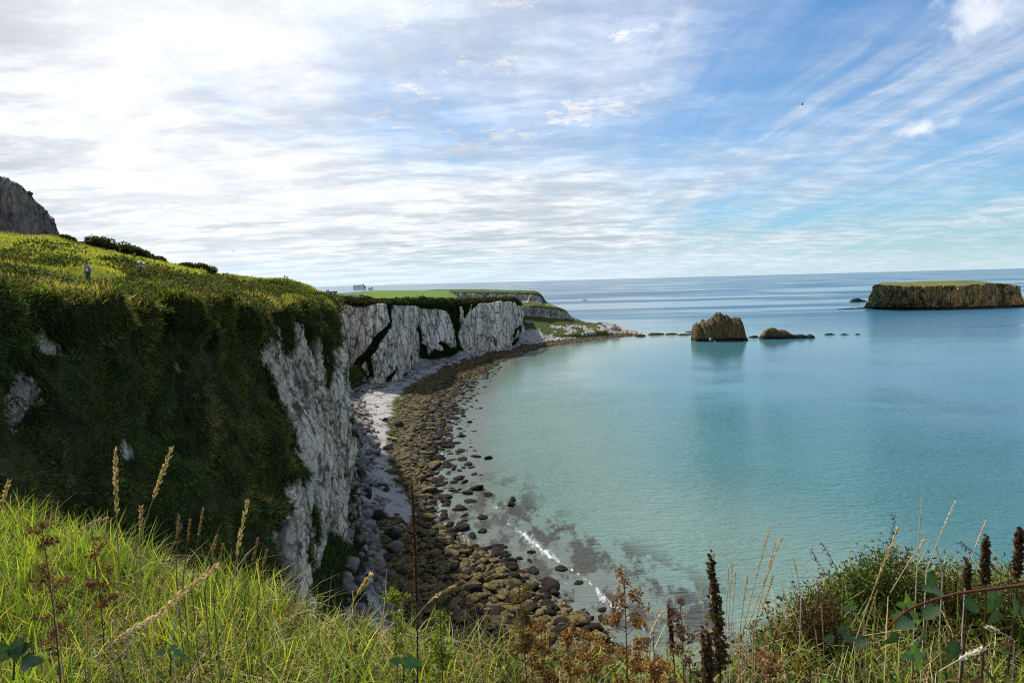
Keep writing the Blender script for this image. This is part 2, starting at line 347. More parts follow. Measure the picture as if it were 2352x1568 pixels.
# ------------------------------------------------------------------ sea
def build_sea():
    m, n, b, out = new_mat('sea_water'); p = pos(n)
    sp = n.new('ShaderNodeSeparateXYZ'); n.l.new(p, sp.inputs[0])
    dist = n.vm('LENGTH', p, out=1)
    shal = n.attr('shal', 'Fac')
    big = n.noise(n.mapv(p, (0, 0, 0), (0, 0, .5), (1, 1, 1)), .012, 4, .55)
    sh = n.add(shal, n.mul(n.sub(big, .5), .35))
    c = n.mix(n.ss(sh, .0, .42), (.022, .088, .145), (.042, .138, .155))
    c = n.mix(n.ss(sh, .34, .85), c, (.115, .190, .165))
    c = n.mix(n.ss(sh, 1.15, 1.7), c, (.105, .125, .105))
    patch = n.mul(n.ss(n.noise(n.mapv(p, (0, 0, 0), (0, 0, -.6), (1, .5, 1)), .16, 5, .7), .46, .56), n.mul(n.ss(sh, 1.0, 1.35), n.ss(dist, 185, 150)))
    c = n.mix(n.mul(patch, .85), c, (.030, .021, .012))
    foam = n.attr('foam', 'Fac')
    fn = n.add(foam, n.add(n.mul(n.sub(n.noise(n.mapv(p, (0, 0, 0), (0, 0, -.9), (1, .4, 1)), .8, 6, .75), .5), 1.5), n.mul(n.sub(n.noise(p, 3.0, 3, .7), .5), .35)))
    fm = n.mul(n.ss(n.add(fn, n.mul(n.sub(n.noise(p, 1.9, 6, .8), .5), 1.0)), .52, .95), n.ss(foam, .02, .2))
    c = n.mix(n.mul(fm, .85), c, (.74, .78, .78))
    n.l.new(c, b.inputs['Base Color']); b.inputs['IOR'].default_value = 1.333
    b.inputs['Specular IOR Level'].default_value = .8
    # calm slicks and wind-ruffled bands far out
    band = n.noise(n.mapv(p, (300, 90, 0), (0, 0, .08), (.0011, .0052, 1)), 1.0, 5, .55, .3)
    ruf = n.mul(n.ss(band, .44, .58), n.ss(dist, 500, 1100))
    w1 = n.noise(n.mapv(p, (0, 0, 0), (0, 0, .55), (.11, .42, 1)), 1.0, 4, .6, .2)
    w2 = n.noise(n.mapv(p, (9, 3, 0), (0, 0, -.35), (.45, 1.1, 1)), 1.0, 5, .65, .15)
    w3 = n.noise(n.mapv(p, (4, 7, 0), (0, 0, .2), (.02, .07, 1)), 1.0, 3, .5)
    rdg = lambda x: n.m('POWER', n.sub(1.0, n.m('ABSOLUTE', n.sub(n.mul(x, 2.0), 1.0))), 2.0)
    w4 = n.noise(n.mapv(p, (2, 8, 0), (0, 0, -.75), (.16, .6, 1)), 1.0, 3, .5, .2)
    h = n.add(n.add(n.mul(rdg(w1), .62), n.mul(w2, .36)), n.add(n.mul(w3, .9), n.mul(rdg(w4), .40)))
    calm = n.add(n.ss(dist, 350, 130, .045, 1.0), n.mul(n.ss(n.noise(n.mapv(p, (0, 0, 0), (0, 0, .4), (1, 2, 1)), .012, 4, .6), .40, .62), n.ss(dist, 500, 200, .04, .25)))
    stg = n.mul(n.add(n.mul(ruf, .30), n.mul(calm, .62)), n.ss(sh, 1.9, .9, .45, 1.0))
    n.l.new(n.bump(h, n.m('MINIMUM', stg, 1.0), 1.0), b.inputs['Normal'])
    n.l.new(n.add(n.add(.13, n.mul(ruf, .22)), n.mul(fm, .5)), b.inputs['Roughness'])
    # polar sheet, fine near the shore
    na, nr = 620, 520
    ang = np.linspace(math.radians(-100), math.radians(100), na); r = np.concatenate([[1], np.geomspace(40, 100000, nr - 1)])
    A, Rr = np.meshgrid(ang, r, indexing='ij'); V = np.stack([np.sin(A) * Rr, np.cos(A) * Rr, np.zeros_like(A)], -1)
    # shallows measured from the waterline
    wl = np.array([at_z(u, v, 0)[:2] for u, v in WATERLINE]); d = np.full(A.shape, 1e9)
    near = Rr < 2500
    q = V[near][:, :2]; dm = np.full(len(q), 1e9)
    for a, c2 in zip(wl[:-1], wl[1:]):
        e = c2 - a; tt = np.clip(((q - a) @ e) / (e @ e), 0, 1); dm = np.minimum(dm, np.linalg.norm(q - a - tt[:, None] * e, axis=1))
    d[near] = dm
    sh = 1.55 * np.exp(-d / 28.) + .75 * np.exp(-d / 150.)
    fo = np.zeros(A.shape); qf = np.zeros(len(q))
    for (u, v, r1, am) in FOAM:
        c2 = at_z(u, v, 0)[:2]; qf = np.maximum(qf, am * np.exp(-((q - c2) ** 2).sum(1) / r1 ** 2))
    for L, wd, am in BREAKERS:
        for (u0, v0), (u1, v1) in zip(L[:-1], L[1:]):
            a = at_z(u0, v0, 0)[:2]; e = at_z(u1, v1, 0)[:2] - a; tt = np.clip(((q - a) @ e) / (e @ e), 0, 1)
            dd = np.linalg.norm(q - a - tt[:, None] * e, axis=1); qf = np.maximum(qf, am * np.exp(-(dd / wd) ** 2))
    qf = np.maximum(qf, .56 * np.exp(-(dm / 4.0) ** 2) * (np.linalg.norm(q, axis=1) < 330)); fo[near] = qf
    me = mesh_np('sea', V, gridfaces(na, nr)[:, ::-1], m, {'shal': sh, 'foam': fo}); o = link('sea', me); tag(o, kind='structure')
WATERLINE = [(1478, 771), (1390, 778), (1245, 797), (1140, 836), (1095, 866), (1055, 905), (1035, 960), (1010, 1010), (1010, 1100), (1005, 1190), (1085, 1260), (1210, 1330), (1345, 1440), (1500, 1560), (1900, 1900)]
FOAM = [(1230, 1275, 2.2, .55), (1250, 1320, 2.0, .5), (1290, 1340, 2.4, .5), (1330, 1400, 2.4, .5), (1360, 1440, 2.6, .5), (1160, 1200, 2.0, .5), (1140, 1165, 2.2, .75), (1170, 1170, 2.0, .6), (1180, 1265, 3.0, .45), (1215, 1300, 3.2, .5), (1265, 1350, 2.6, .5), (1270, 1375, 1.8, .62), (1150, 1230, 2.4, .4), (1300, 1420, 2.5, .4),
        (1080, 905, 4, .6), (1078, 930, 3, .45), (1240, 1330, 2.5, .4)]
BREAKERS = [([(1198, 1222), (1222, 1245), (1245, 1258), (1268, 1275)], 2.6, .66), ([(1198, 1222), (1268, 1282)], .5, .9), ([(1372, 1355), (1390, 1378), (1414, 1396)], 1.3, .8), ([(1268, 1280), (1300, 1300), (1330, 1318), (1372, 1352)], .5, .8), ([(1414, 1396), (1460, 1430), (1520, 1470)], .5, .7), ([(1140, 1185), (1198, 1222)], .5, .7)]

# ------------------------------------------------------------------ near hill with its dark overgrown face and the white nose
H1 = [
 [(-330,470,170),(-330,490,110),(-330,590,40),(-320,700,21),(-300,800,19),(-280,950,17.5),(-260,1150,16),(-220,1400,14.5),(-170,1750,12)],
 [(0,575,150),(0,541,92),(0,612,45),(0,688,26),(0,780,25),(10,930,23.8),(25,1100,22.5),(45,1300,21),(90,1650,19)],
 [(120,580,155),(120,547,94),(120,620,46),(120,700,29),(110,790,28),(115,930,26.5),(130,1090,25.3),(160,1280,24),(220,1620,22)],
 [(195,600,160),(195,569,97),(195,632,48),(210,702,33),(205,790,31.5),(215,930,30),(235,1080,28.5),(270,1250,27),(340,1600,25)],
 [(380,640,180),(380,605,116),(385,652,62),(395,702,44),(405,800,42),(420,925,40),(440,1060,38),(480,1220,36),(550,1500,34)],
 [(500,665,200),(500,632,136),(510,668,84),(530,712,57),(562,800,55.5),(604,900,54.5),(648,1020,52),(650,1200,49),(660,1450,46)],
 [(590,672,240),(590,642,182),(590,668,108),(585,705,69),(606,810,68),(640,920,67.5),(684,1040,65),(680,1210,60),(690,1450,57)],
 [(655,676,260),(655,644,204),(650,670,132),(650,700,86),(668,800,85),(695,920,83),(728,1060,79),(722,1220,75),(716,1430,72)],
 [(705,690,230),(705,658,172),(700,674,132),(702,700,96),(725,800,97),(744,920,95),(760,1060,92),(750,1220,89),(738,1390,86)],
 [(733,700,190),(733,678,142),(737,685,122),(742,697,106),(762,810,106),(773,930,104),(781,1060,102),(770,1230,98),(746,1380,95)],
]
C1 = np.array([[at_y(*p) for p in row] for row in H1])
last = C1[-1]
b1_ = last + np.array([-9, 26, 0.]); b1_[:, 2] = last[:, 2] + np.array([0, -1, -1, -1, -1, 0, 0, 0, 0])
b2_ = last + np.array([-40, 50, 0.]); b2_[:3, 0] -= 10; b2_[:, 2] = last[:, 2] + np.array([0, -1, -2, -3, -1, 0, 0, 0, 0])
b3_ = last + np.array([-110, 70, 0.])
C1 = np.concatenate([C1, [b1_, b2_, b3_]])
extra = C1[:, -1] + np.array([0.6, -0.6, 0]); extra[:, 2] = -4
C1 = np.concatenate([C1, extra[:, None]], 1)
P1, s1, t1 = loft(C1, 1100, 860, .75)
def near_base(u, v):
    d = ray(u, v); d = d / np.linalg.norm(d); rel = P1[:, :int(len(t1) * .55)] - np.array([0, 0, CH]); c = (rel @ d) / np.linalg.norm(rel, axis=-1)
    return P1[:, :int(len(t1) * .55)][np.unravel_index(np.argmax(c), c.shape)]
PATH = [near_base(*q) for q in [(40, 655), (203, 651), (322, 642), (400, 646), (443, 652), (520, 662)]]
ptr = np.full(P1.shape[:2], 1e9)
for a_, b_ in zip(PATH[:-1], PATH[1:]):
    e_ = (b_ - a_)[:2]; tt_ = np.clip(((P1[..., :2] - a_[:2]) @ e_) / (e_ @ e_), 0, 1); ptr = np.minimum(ptr, np.linalg.norm(P1[..., :2] - a_[:2] - tt_[..., None] * e_, axis=-1))
trench = -1.15 * np.exp(-(ptr / 1.25) ** 4)
N1 = gnormal(smooth1(smooth1(P1, 6, 0), 6, 1))
if N1[500, 10, 2] < 0: N1 = -N1
Sg, Tg = np.meshgrid(s1, t1, indexing='ij')
arc = np.concatenate([[0], np.cumsum(np.linalg.norm(np.diff(P1[:, 500], axis=0), axis=1))])[:, None] + 0 * Tg
zz = P1[..., 2]
brow_t = 3.0 + .12 * fbm(np.stack([arc * .12, arc * 0, arc * 0], -1), 1, 3, 3)
face = sstep(Tg, 2.85, 3.25)                                # 0 top of the hill, 1 face
# where bare rock shows on the face (s is along the face, t is down it)
wn = fbm(P1, (.16, .16, .10), 4, 21) * .5
rs = 5.15 + np.interp(Tg, [3, 3.5, 4, 5, 6, 6.6, 7.2, 8, 9], [.9, .15, .0, .0, .1, -.05, -.65, -.5, -.4])
rock = sstep(Sg + wn * .55, rs, rs + .12) * sstep(Tg + wn * .5 + .22 * fbm(np.stack([arc * .35, 0 * arc, 0 * arc], -1), 1, 3, 8) - .25 * sstep(Sg, 8.6, 9.2), 3.52, 3.62)
def outcrop(u, v, rad, am=1.0, sx=1.0):
    """bare patch round the point of the face seen there"""
    global rock
    d = ray(u, v); rel = P1 - np.array([0, 0, CH]); L = np.linalg.norm(rel, axis=-1); c = (rel @ d) / L / np.linalg.norm(d)
    i = np.unravel_index(np.argmax(np.where(Tg > 3.0, c, -1)), c.shape); p = P1[i]
    dd = np.linalg.norm((P1 - p) * np.array([sx, sx, 1]), axis=-1) / rad
    rock = np.maximum(rock, am * np.clip(1.35 - dd + fbm(P1, .9, 3, 31) * .55, 0, 1))
for o_ in [(75, 792, 1.15), (60, 780, .7), (5, 880, 1.0), (18, 905, .8), (-20, 950, 1.0), (402, 795, 1.1, 1.0, 1.6), (434, 803, .85), (372, 848, .65), (238, 1050, .95), (228, 1062, .5), (190, 1225, .8), (415, 905, .35), (690, 960, 2.0, .6), (735, 830, 2.2, .5), (640, 760, 2.5, .5), (410, 1205, .8), (560, 750, .9, .8)]:
    outcrop(*o_)
rock *= sstep(Tg, 3.1, 3.35)
for (u, v, r) in [(625, 855, 2.1), (745, 850, 2.2), (690, 1285, 4.0), (745, 1000, 1.3), (705, 930, 1.2), (712, 1200, 2.0), (650, 770, 2.2), (690, 755, 3.0), (735, 760, 3.4), (752, 800, 2.4)]:
    d = ray(u, v); rel = P1 - np.array([0, 0, CH]); c = (rel @ d) / np.linalg.norm(rel, axis=-1) / np.linalg.norm(d)
    p = P1[np.unravel_index(np.argmax(np.where((Tg > 3.2) & (Sg < 9.1), c, -1)), c.shape)]
    rock *= 1 - np.clip(1.3 - np.linalg.norm((P1 - p) * np.array([1, 1, .7]), axis=-1) / r + fbm(P1, .7, 3, 33) * .5, 0, 1)
dist1 = np.linalg.norm(P1 - np.array([0, 0, CH]), axis=-1)
# rock relief: buttresses, flutes, blocks
wa = arc + 3 * fbm(P1, .12, 2, 40); wz = zz + 3 * fbm(P1, .1, 2, 41)
f1, f2, cid = worley(wa / 2.6, wz / 7.5, 5); g1_, g2_, cid2 = worley(wa / 1.0, wz / 1.9, 9)
cid3 = worley(wa / .42 + .5 * fbm(P1, .9, 2, 43), wz / .85, 11)[2]
edge = np.clip((f2 - f1) / .10, 0, 1); edge2 = np.clip((g2_ - g1_) / .09, 0, 1)
q3 = np.stack([wa, 0 * wa, zz], -1)
flute = fbm(q3, (.16, 1, .028), 4, 50, ridged=True); fine = fbm(P1, (1.5, 1.5, .7), 4, 60)
relief = 3.2 * fbm(q3, (.075, 1, .022), 3, 52) + 1.9 * flute + 1.3 * (cid - .5) + .62 * (cid2 - .5) + .26 * (cid3 - .5) - .55 * (1 - edge) - .22 * (1 - edge2) + .30 * fine
# plant-covered face: slumped ribs running down and to the right, tussocks
rib = fbm(np.stack([arc * .30 - zz * .10, 0 * arc, zz * .05], -1), 1, 3, 70)
bumpy = fbm(P1, .55, 4, 72)
green = 1.5 * fbm(np.stack([arc * .09, 0 * arc, zz * .05], -1), 1, 3, 71) + .7 * rib * np.clip(dist1 / 40, .5, 1) + .5 * bumpy + 1.15 * fbm(np.stack([arc * .15, 0 * arc, zz * .34 + arc * .13], -1), 1, 3, 73, ridged=True) + 1.3 * fbm(P1, (.2, .2, .16), 3, 74)
top = .38 * fbm(P1, (.16, .16, .3), 4, 80) + .30 * np.maximum(fbm(P1, .42, 3, 81), 0) * sstep(Tg, 1.4, 2.2) + .12 * fbm(P1, 1.2, 3, 82)
rk = rock * face
amt = np.clip(dist1 / 45, .35, 1.0)
vegb = .35 * face * (1 - rock)
wide = 1.3 * fbm(P1, (.14, .14, .2), 3, 83) * sstep(Tg, 2.3, 2.9) * (1 - sstep(Tg, 3.6, 4.6))
disp = wide * (1 - rk) * np.clip(dist1 / 50, .5, 1.2) + (1 - face) * (top + trench) + face * ((1 - rk) * green * amt + rk * (relief * amt * .9 - .35)) + vegb
P1d = P1 + N1 * disp[..., None]
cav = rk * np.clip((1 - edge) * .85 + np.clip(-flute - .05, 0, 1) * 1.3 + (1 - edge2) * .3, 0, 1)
veg1 = np.clip(1 - rk * 1.0 - .22 * rk * 0, 0, 1) - rk * (.10 - .28 * sstep(fbm(P1, (.12, .12, .06), 4, 90), .15, .45))
F1_ = gridfaces(len(s1), len(t1))
nx = P1d.reshape(-1, 3)
sel = Tg[:-1, :-1].ravel()
M_hill = turf_mat('hill_turf', (.10, .125, .018), (.13, .17, .02), (.17, .16, .045), 1.0, .6)
fl = N1[500, 10] @ np.cross(P1[501, 10] - P1[500, 10], P1[500, 11] - P1[500, 10]) < 0
def sub_sheet(name, mask, mat, attrs):
    Fs = F1_[mask]; 
    if fl: Fs = Fs[:, ::-1]
    ids, inv = np.unique(Fs, return_inverse=True)
    me = mesh_np(name, nx[ids], inv.reshape(Fs.shape), mat, {k: v.ravel()[ids] for k, v in attrs.items()})
    return tag(link(name, me), kind='structure')
sub_sheet('hillside', sel < 2.9, M_hill, {})
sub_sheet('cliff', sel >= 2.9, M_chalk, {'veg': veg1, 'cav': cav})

# ------------------------------------------------------------------ white cliffs round the bay
def zrow(u, v, z): return at_z(u, v, z)
CB = [  # (u_base, v_base, u_top, v_rock, v_brow, base z)
 (690, 915, 690, 692, 683, 6), (777, 862, 742, 690, 681, 8), (815, 866, 798, 694, 684, 8), (854, 870, 854, 698, 687, 7), (898, 862, 898, 701, 688, 7), (934, 851, 930, 702, 687, 7), (948, 838, 946, 704, 688, 7),
 (962, 829, 962, 705, 688, 7), (1000, 822, 996, 704, 687, 7), (1032, 815, 1024, 706, 687, 7), (1058, 805, 1056, 704, 688, 7), (1084, 800, 1084, 700, 688, 7), (1111, 796, 1111, 697, 687, 7), (1140, 793, 1140, 694, 686, 7), (1166, 789, 1164, 692, 685, 7),
 (1188, 781, 1183, 694, 687, 7), (1196, 776, 1192, 700, 693, 7)]
rows = []
for (ub, vb, ut, vr, vbw, z0) in CB:
    b = at_z(ub, vb, z0); y = b[1]; 
    top_ = at_y(ut, vr, y + 5); q1 = top_ + (b - top_) * .33; q2 = top_ + (b - top_) * .70; bw = at_y(ut, vbw, y + 16)
    p1_ = at_y(ut, vbw - 1.0, y + 50)
    if ut < 1040: p2_ = at_y(ut * .55 + 1040 * .45 if ut > 760 else 868, 667.0, 700); p3_ = at_y(p2_[0] / p2_[1] * FP + 1176, 667.5, 760)
    else: p2_ = at_y(ut + 8, vbw + 2.5, y + 120); p3_ = at_y(ut + 14, vbw + 6, y + 170)
    bb = b + np.array([.5, -1, 0]); bb[2] = -3
    rows.append([p3_, p2_, p1_, bw, top_, q1, q2, b, bb])
l = rows[-1]; A1 = [p + np.array([-4, 30, 0.]) for p in l]; A2 = [p + np.array([-30, 90, 0.]) for p in l]
rows += [A1, A2]
C2 = np.array(rows)
P2, s2, t2 = loft(C2, 1000, 420, .55)
N2 = gnormal(smooth1(smooth1(P2, 8, 0), 4, 1)); 
if N2[500, 60, 2] < 0: N2 = -N2
S2, T2 = np.meshgrid(s2, t2, indexing='ij')
arc2 = np.concatenate([[0], np.cumsum(np.linalg.norm(np.diff(P2[:, 250], axis=0), axis=1))])[:, None] + 0 * T2; z2 = P2[..., 2]
wa = arc2 + 5 * fbm(P2, .04, 2, 140); wz = z2 + 2 * fbm(P2, .06, 2, 141)
f1, f2, cid = worley(wa / 6.0, wz / 26, 15); g1_, g2_, cid2 = worley(wa / 2.8, wz / 5.5, 19)
q3 = np.stack([wa, 0 * wa, z2], -1)
flute2 = fbm(q3, (.11, 1, .012), 4, 150, ridged=True); edge = np.clip((f2 - f1) / .10, 0, 1); edge2 = np.clip((g2_ - g1_) / .09, 0, 1)
rel2 = 5.0 * fbm(q3, (.03, 1, .006), 3, 152) + 2.4 * flute2 + 2.6 * (cid - .5) + .9 * (cid2 - .5) - .8 * (1 - edge) - .3 * (1 - edge2) + .5 * fbm(P2, (.8, .8, .4), 3, 160)
face2 = sstep(T2, 3.75, 4.1)
# dark plant-filled gullies and ledges: polylines in the (s,t) sheet
gv = np.zeros(T2.shape); gn = fbm(P2, (.10, .10, .12), 4, 170)
def gully(pts, w):
    global gv
    for (a0, b0, w0), (a1, b1, w1) in zip(pts[:-1], pts[1:]):
        e = np.array([a1 - a0, b1 - b0]); tt = np.clip(((S2 - a0) * e[0] + (T2 - b0) * e[1]) / (e @ e), 0, 1)
        d = np.hypot(S2 - a0 - tt * e[0], (T2 - b0 - tt * e[1])); ww = w0 + (w1 - w0) * tt
        gv = np.maximum(gv, sstep(-d / (ww * .52) + gn * .6, -1.15, -.7))
gully([(3.7, 4.0, .12), (3.9, 4.7, .20), (3.5, 5.2, .3), (2.8, 5.9, .38), (2.1, 6.55, .34), (1.6, 7.0, .2)], 1)
gully([(3.9, 4.0, .35), (3.9, 4.9, .25)], 1)
gully([(2.8, 6.2, .32), (3.0, 6.8, .22), (2.4, 7.2, .25)], 1)
gully([(5.3, 5.0, .10), (5.4, 6.0, .28), (5.3, 7.0, .4), (4.9, 7.3, .35)], 1)
gully([(6.7, 4.0, .10), (7.0, 5.2, .30), (7.2, 6.3, .55), (7.3, 7.1, 1.0)], 1)
gully([(8.4, 6.1, .35), (8.8, 6.6, .6), (8.3, 7.2, 1.0)], 1)
gully([(6.9, 7.0, .55), (8.0, 6.9, .9), (9.8, 7.0, .9)], 1); gully([(9.4, 4.0, .75), (9.5, 4.8, .55), (9.6, 5.6, .42), (9.6, 6.4, .5), (9.7, 7.1, .6)], 1)
gully([(10.5, 4.0, .9), (10.3, 4.5, .55)], 1); gully([(8.6, 4.0, .6), (9.2, 4.3, .4)], 1)
gully([(11.3, 4.0, .5), (11.0, 4.25, .3)], 1)
gully([(14.6, 6.5, .25), (15.5, 5.9, .3)], 1); gully([(14.4, 7.2, .45), (15.6, 6.8, .5), (16, 6.2, .4), (16.6, 5.4, .4)], 1); gully([(12.9, 7.0, .18), (12.7, 6.4, .10)], 1)
gully([(3.8, 7.2, .35), (4.3, 6.7, .2)], 1)
over = sstep(4.03 + .22 * fbm(np.stack([arc2 * .06, 0 * arc2, 0 * arc2], -1), 1, 4, 175) + .12 * sstep(fbm(np.stack([arc2 * .03, 0 * arc2, 0 * arc2], -1), 1, 2, 176), -.1, .4) - T2, -.05, .05) * sstep(T2, 3.9, 4.0)
veg2 = np.clip(np.maximum(np.maximum(gv, over), 1 - face2), 0, 1); rk2 = face2 * (1 - veg2)
dsp = face2 * (rel2 * rk2 + (1 - rk2) * (1.2 * fbm(P2, .22, 4, 180) - .8)) + (1 - face2) * 1.5 * np.clip(fbm(P2, .12, 4, 181) + .1, 0, 1) * sstep(T2, 2.3, 3.0)
dsp *= sstep(S2, 0, .5)
P2d = P2 + N2 * dsp[..., None]
nx = P2d.reshape(-1, 3); F1_ = gridfaces(len(s2), len(t2)); sel = T2[:-1, :-1].ravel(); fl = N2[500, 60] @ np.cross(P2[501, 60] - P2[500, 60], P2[500, 61] - P2[500, 60]) < 0
M_field = turf_mat('pasture', (.075, .145, .014), (.09, .16, .018), (.105, .15, .03), .35, .2)
M_rough = turf_mat('rough_grass', (.05, .065, .014), (.085, .10, .02), (.03, .045, .010), .6, .8)
selS = S2[:-1, :-1].ravel()
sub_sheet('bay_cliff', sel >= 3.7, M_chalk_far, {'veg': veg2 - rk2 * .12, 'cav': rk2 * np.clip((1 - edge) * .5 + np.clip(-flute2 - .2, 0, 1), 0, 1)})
sub_sheet('field', (sel < 2.55) & (selS < 9.6), M_field, {})
sub_sheet('clifftop', ((sel >= 2.55) | (selS >= 9.6)) & (sel < 3.7), M_rough, {})

# ------------------------------------------------------------------ headland beyond: upper cliff, terrace, green slope
HL = [
 [(925, 673, 780), (925, 679, 620), (925, 682, 610), (925, 686, 606), (930, 690, 600), (930, 694, 596), (930, 698, 592), (930, 715, 580), (930, 740, 570), (930, 770, 560)],
 [(985, 668, 800), (990, 670.5, 668), (992, 676, 660), (992, 688, 655), (996, 694, 620), (996, 699, 610), (1000, 715, 600), (1010, 735, 590), (1020, 755, 580), (1030, 775, 575)],
 [(1060, 667, 800), (1062, 668.5, 664), (1062, 675, 656), (1062, 691, 652), (1070, 697, 620), (1070, 702, 610), (1070, 718, 600), (1080, 735, 590), (1090, 755, 580), (1100, 775, 575)],
 [(1120, 667.5, 800), (1125, 669, 662), (1125, 675, 654), (1125, 693, 650), (1130, 698, 620), (1130, 704, 610), (1130, 722, 600), (1140, 740, 590), (1150, 755, 580), (1150, 775, 570)],
 [(1170, 669, 800), (1172, 670, 655), (1170, 676, 648), (1168, 692, 644), (1175, 700, 612), (1175, 705, 606), (1178, 722, 602), (1180, 740, 592), (1185, 756, 578), (1190, 776, 562)],
 [(1200, 669, 760), (1205, 670.5, 650), (1203, 676, 644), (1200, 694, 640), (1204, 702, 606), (1200, 706, 600), (1202, 724, 597), (1205, 741, 586), (1208, 758, 572), (1212, 778, 556)],
 [(1225, 670, 740), (1234, 671.5, 645), (1232, 678, 640), (1226, 692, 637), (1226, 698, 610), (1224, 703, 602), (1222, 726, 599), (1228, 742, 588), (1238, 757, 572), (1240, 776, 558)],
 [(1240, 675, 740), (1247, 682, 642), (1246, 686, 638), (1240, 695, 634), (1240, 699, 610), (1243, 704, 604), (1246, 728, 601), (1250, 743, 590), (1258, 757, 574), (1262, 773, 560)],
 [(1250, 688, 720), (1254, 697, 640), (1254, 699, 636), (1253, 701, 632), (1255, 702, 612), (1262, 706, 606), (1264, 729, 603), (1268, 745, 592), (1278, 757, 576), (1285, 771, 563)],
 [(1268, 704, 680), (1272, 702.5, 640), (1273, 703, 630), (1275, 703.5, 624), (1278, 704, 616), (1282, 708, 608), (1284, 730, 605), (1290, 744, 594), (1300, 756, 580), (1308, 769, 567)],
 [(1288, 712, 680), (1294, 710.5, 640), (1295, 711, 630), (1296, 711.5, 624), (1298, 712, 616), (1301, 716, 610), (1303, 731, 607), (1310, 744, 598), (1320, 755, 584), (1330, 767, 572)],
 [(1302, 727, 680), (1307, 726, 640), (1308, 726, 630), (1309, 726.5, 624), (1311, 727, 616), (1313, 728, 612), (1315, 734, 609), (1324, 742, 602), (1336, 753, 588), (1346, 765, 578)],
 [(1330, 742, 660), (1334, 738, 640), (1335, 738, 630), (1336, 738, 624), (1337, 738.5, 618), (1338, 739, 614), (1340, 741, 611), (1348, 746, 604), (1356, 754, 592), (1364, 763, 583)],
 [(1360, 748, 655), (1366, 742.5, 640), (1367, 742.5, 632), (1368, 742.5, 626), (1369, 743, 620), (1370, 743.5, 616), (1372, 744.5, 612), (1376, 749, 606), (1380, 755, 596), (1384, 762, 588)],
 [(1380, 757, 650), (1387, 748, 640), (1388, 748, 634), (1389, 748, 628), (1390, 748.5, 622), (1391, 749, 618), (1392, 750, 614), (1393, 753, 608), (1395, 757, 600), (1397, 762, 592)],
 [(1395, 766, 640), (1400, 764, 632), (1400, 764, 628), (1400, 764, 624), (1401, 764.5, 620), (1401, 765, 616), (1402, 765, 612), (1402, 765.5, 608), (1403, 766, 602), (1403, 767, 594)],
]
C3 = np.array([[at_y(*p) for p in r_] for r_ in HL])
back = C3[:, :1].copy(); back[..., 1] += 60; back[..., 2] = -5
ft = C3[:, -1:].copy(); ft[..., 1] -= 4; ft[..., 2] -= 6
C3 = np.concatenate([back, C3, ft], 1)
P3, s3, t3 = loft(C3, 620, 330, .45)
N3 = gnormal(smooth1(smooth1(P3, 5, 0), 3, 1)); 
if N3[300, 60, 2] < 0: N3 = -N3
S3, T3 = np.meshgrid(s3, t3, indexing='ij'); arc3 = np.concatenate([[0], np.cumsum(np.linalg.norm(np.diff(P3[:, 160], axis=0), axis=1))])[:, None] + 0 * T3
n3a = fbm(P3, (.05, .05, .08), 4, 200)
ta = T3 - 1
def band(x, a, b, w=.15): return sstep(x, a - w, a + w) * (1 - sstep(x, b - w, b + w))
rock3 = np.maximum(band(ta + n3a * .3, 2.0, 3.1), band(ta + n3a * .25, 5.25, 6.15) * sstep(S3, 4.2, 4.8) * (1 - sstep(S3, 11.0, 11.8)))
rock3 = np.maximum(rock3, band(ta, 6.6, 9.4, .3) * sstep(n3a + .55 * band(S3, 4.4, 5.9, .5) - .12, .0, .18))
rock3 = np.maximum(rock3, band(ta, 7.3, 8.6, .3) * band(S3, 7.5, 13.5, .6) * sstep(fbm(P3, (.12, .12, .12), 3, 204), .02, .25))
rock3 = np.maximum(rock3, sstep(S3, 14.2, 14.8) * .8)
f1, f2, cid = worley((arc3 + 2 * n3a) / 5.0, P3[..., 2] / 8, 25); fl3 = fbm(np.stack([arc3, 0 * arc3, P3[..., 2]], -1), (.16, 1, .03), 4, 203, ridged=True)
dsp = rock3 * (1.6 * fl3 + 2.0 * (cid - .5)) + (1 - rock3) * (.9 * fbm(P3, .07, 4, 201) + .3 * fbm(P3, .5, 3, 202))
P3d = P3 + N3 * dsp[..., None] * sstep(T3, .6, 1.2)[..., ] [..., None]
nx = P3d.reshape(-1, 3); F1_ = gridfaces(len(s3), len(t3)); sel = T3[:-1, :-1].ravel(); fl = N3[300, 60] @ np.cross(P3[301, 60] - P3[300, 60], P3[300, 61] - P3[300, 60]) < 0
sub_sheet('headland', sel > -1, M_head, {'veg': 1 - rock3, 'cav': rock3 * np.clip(-fl3 - .1, 0, 1)})

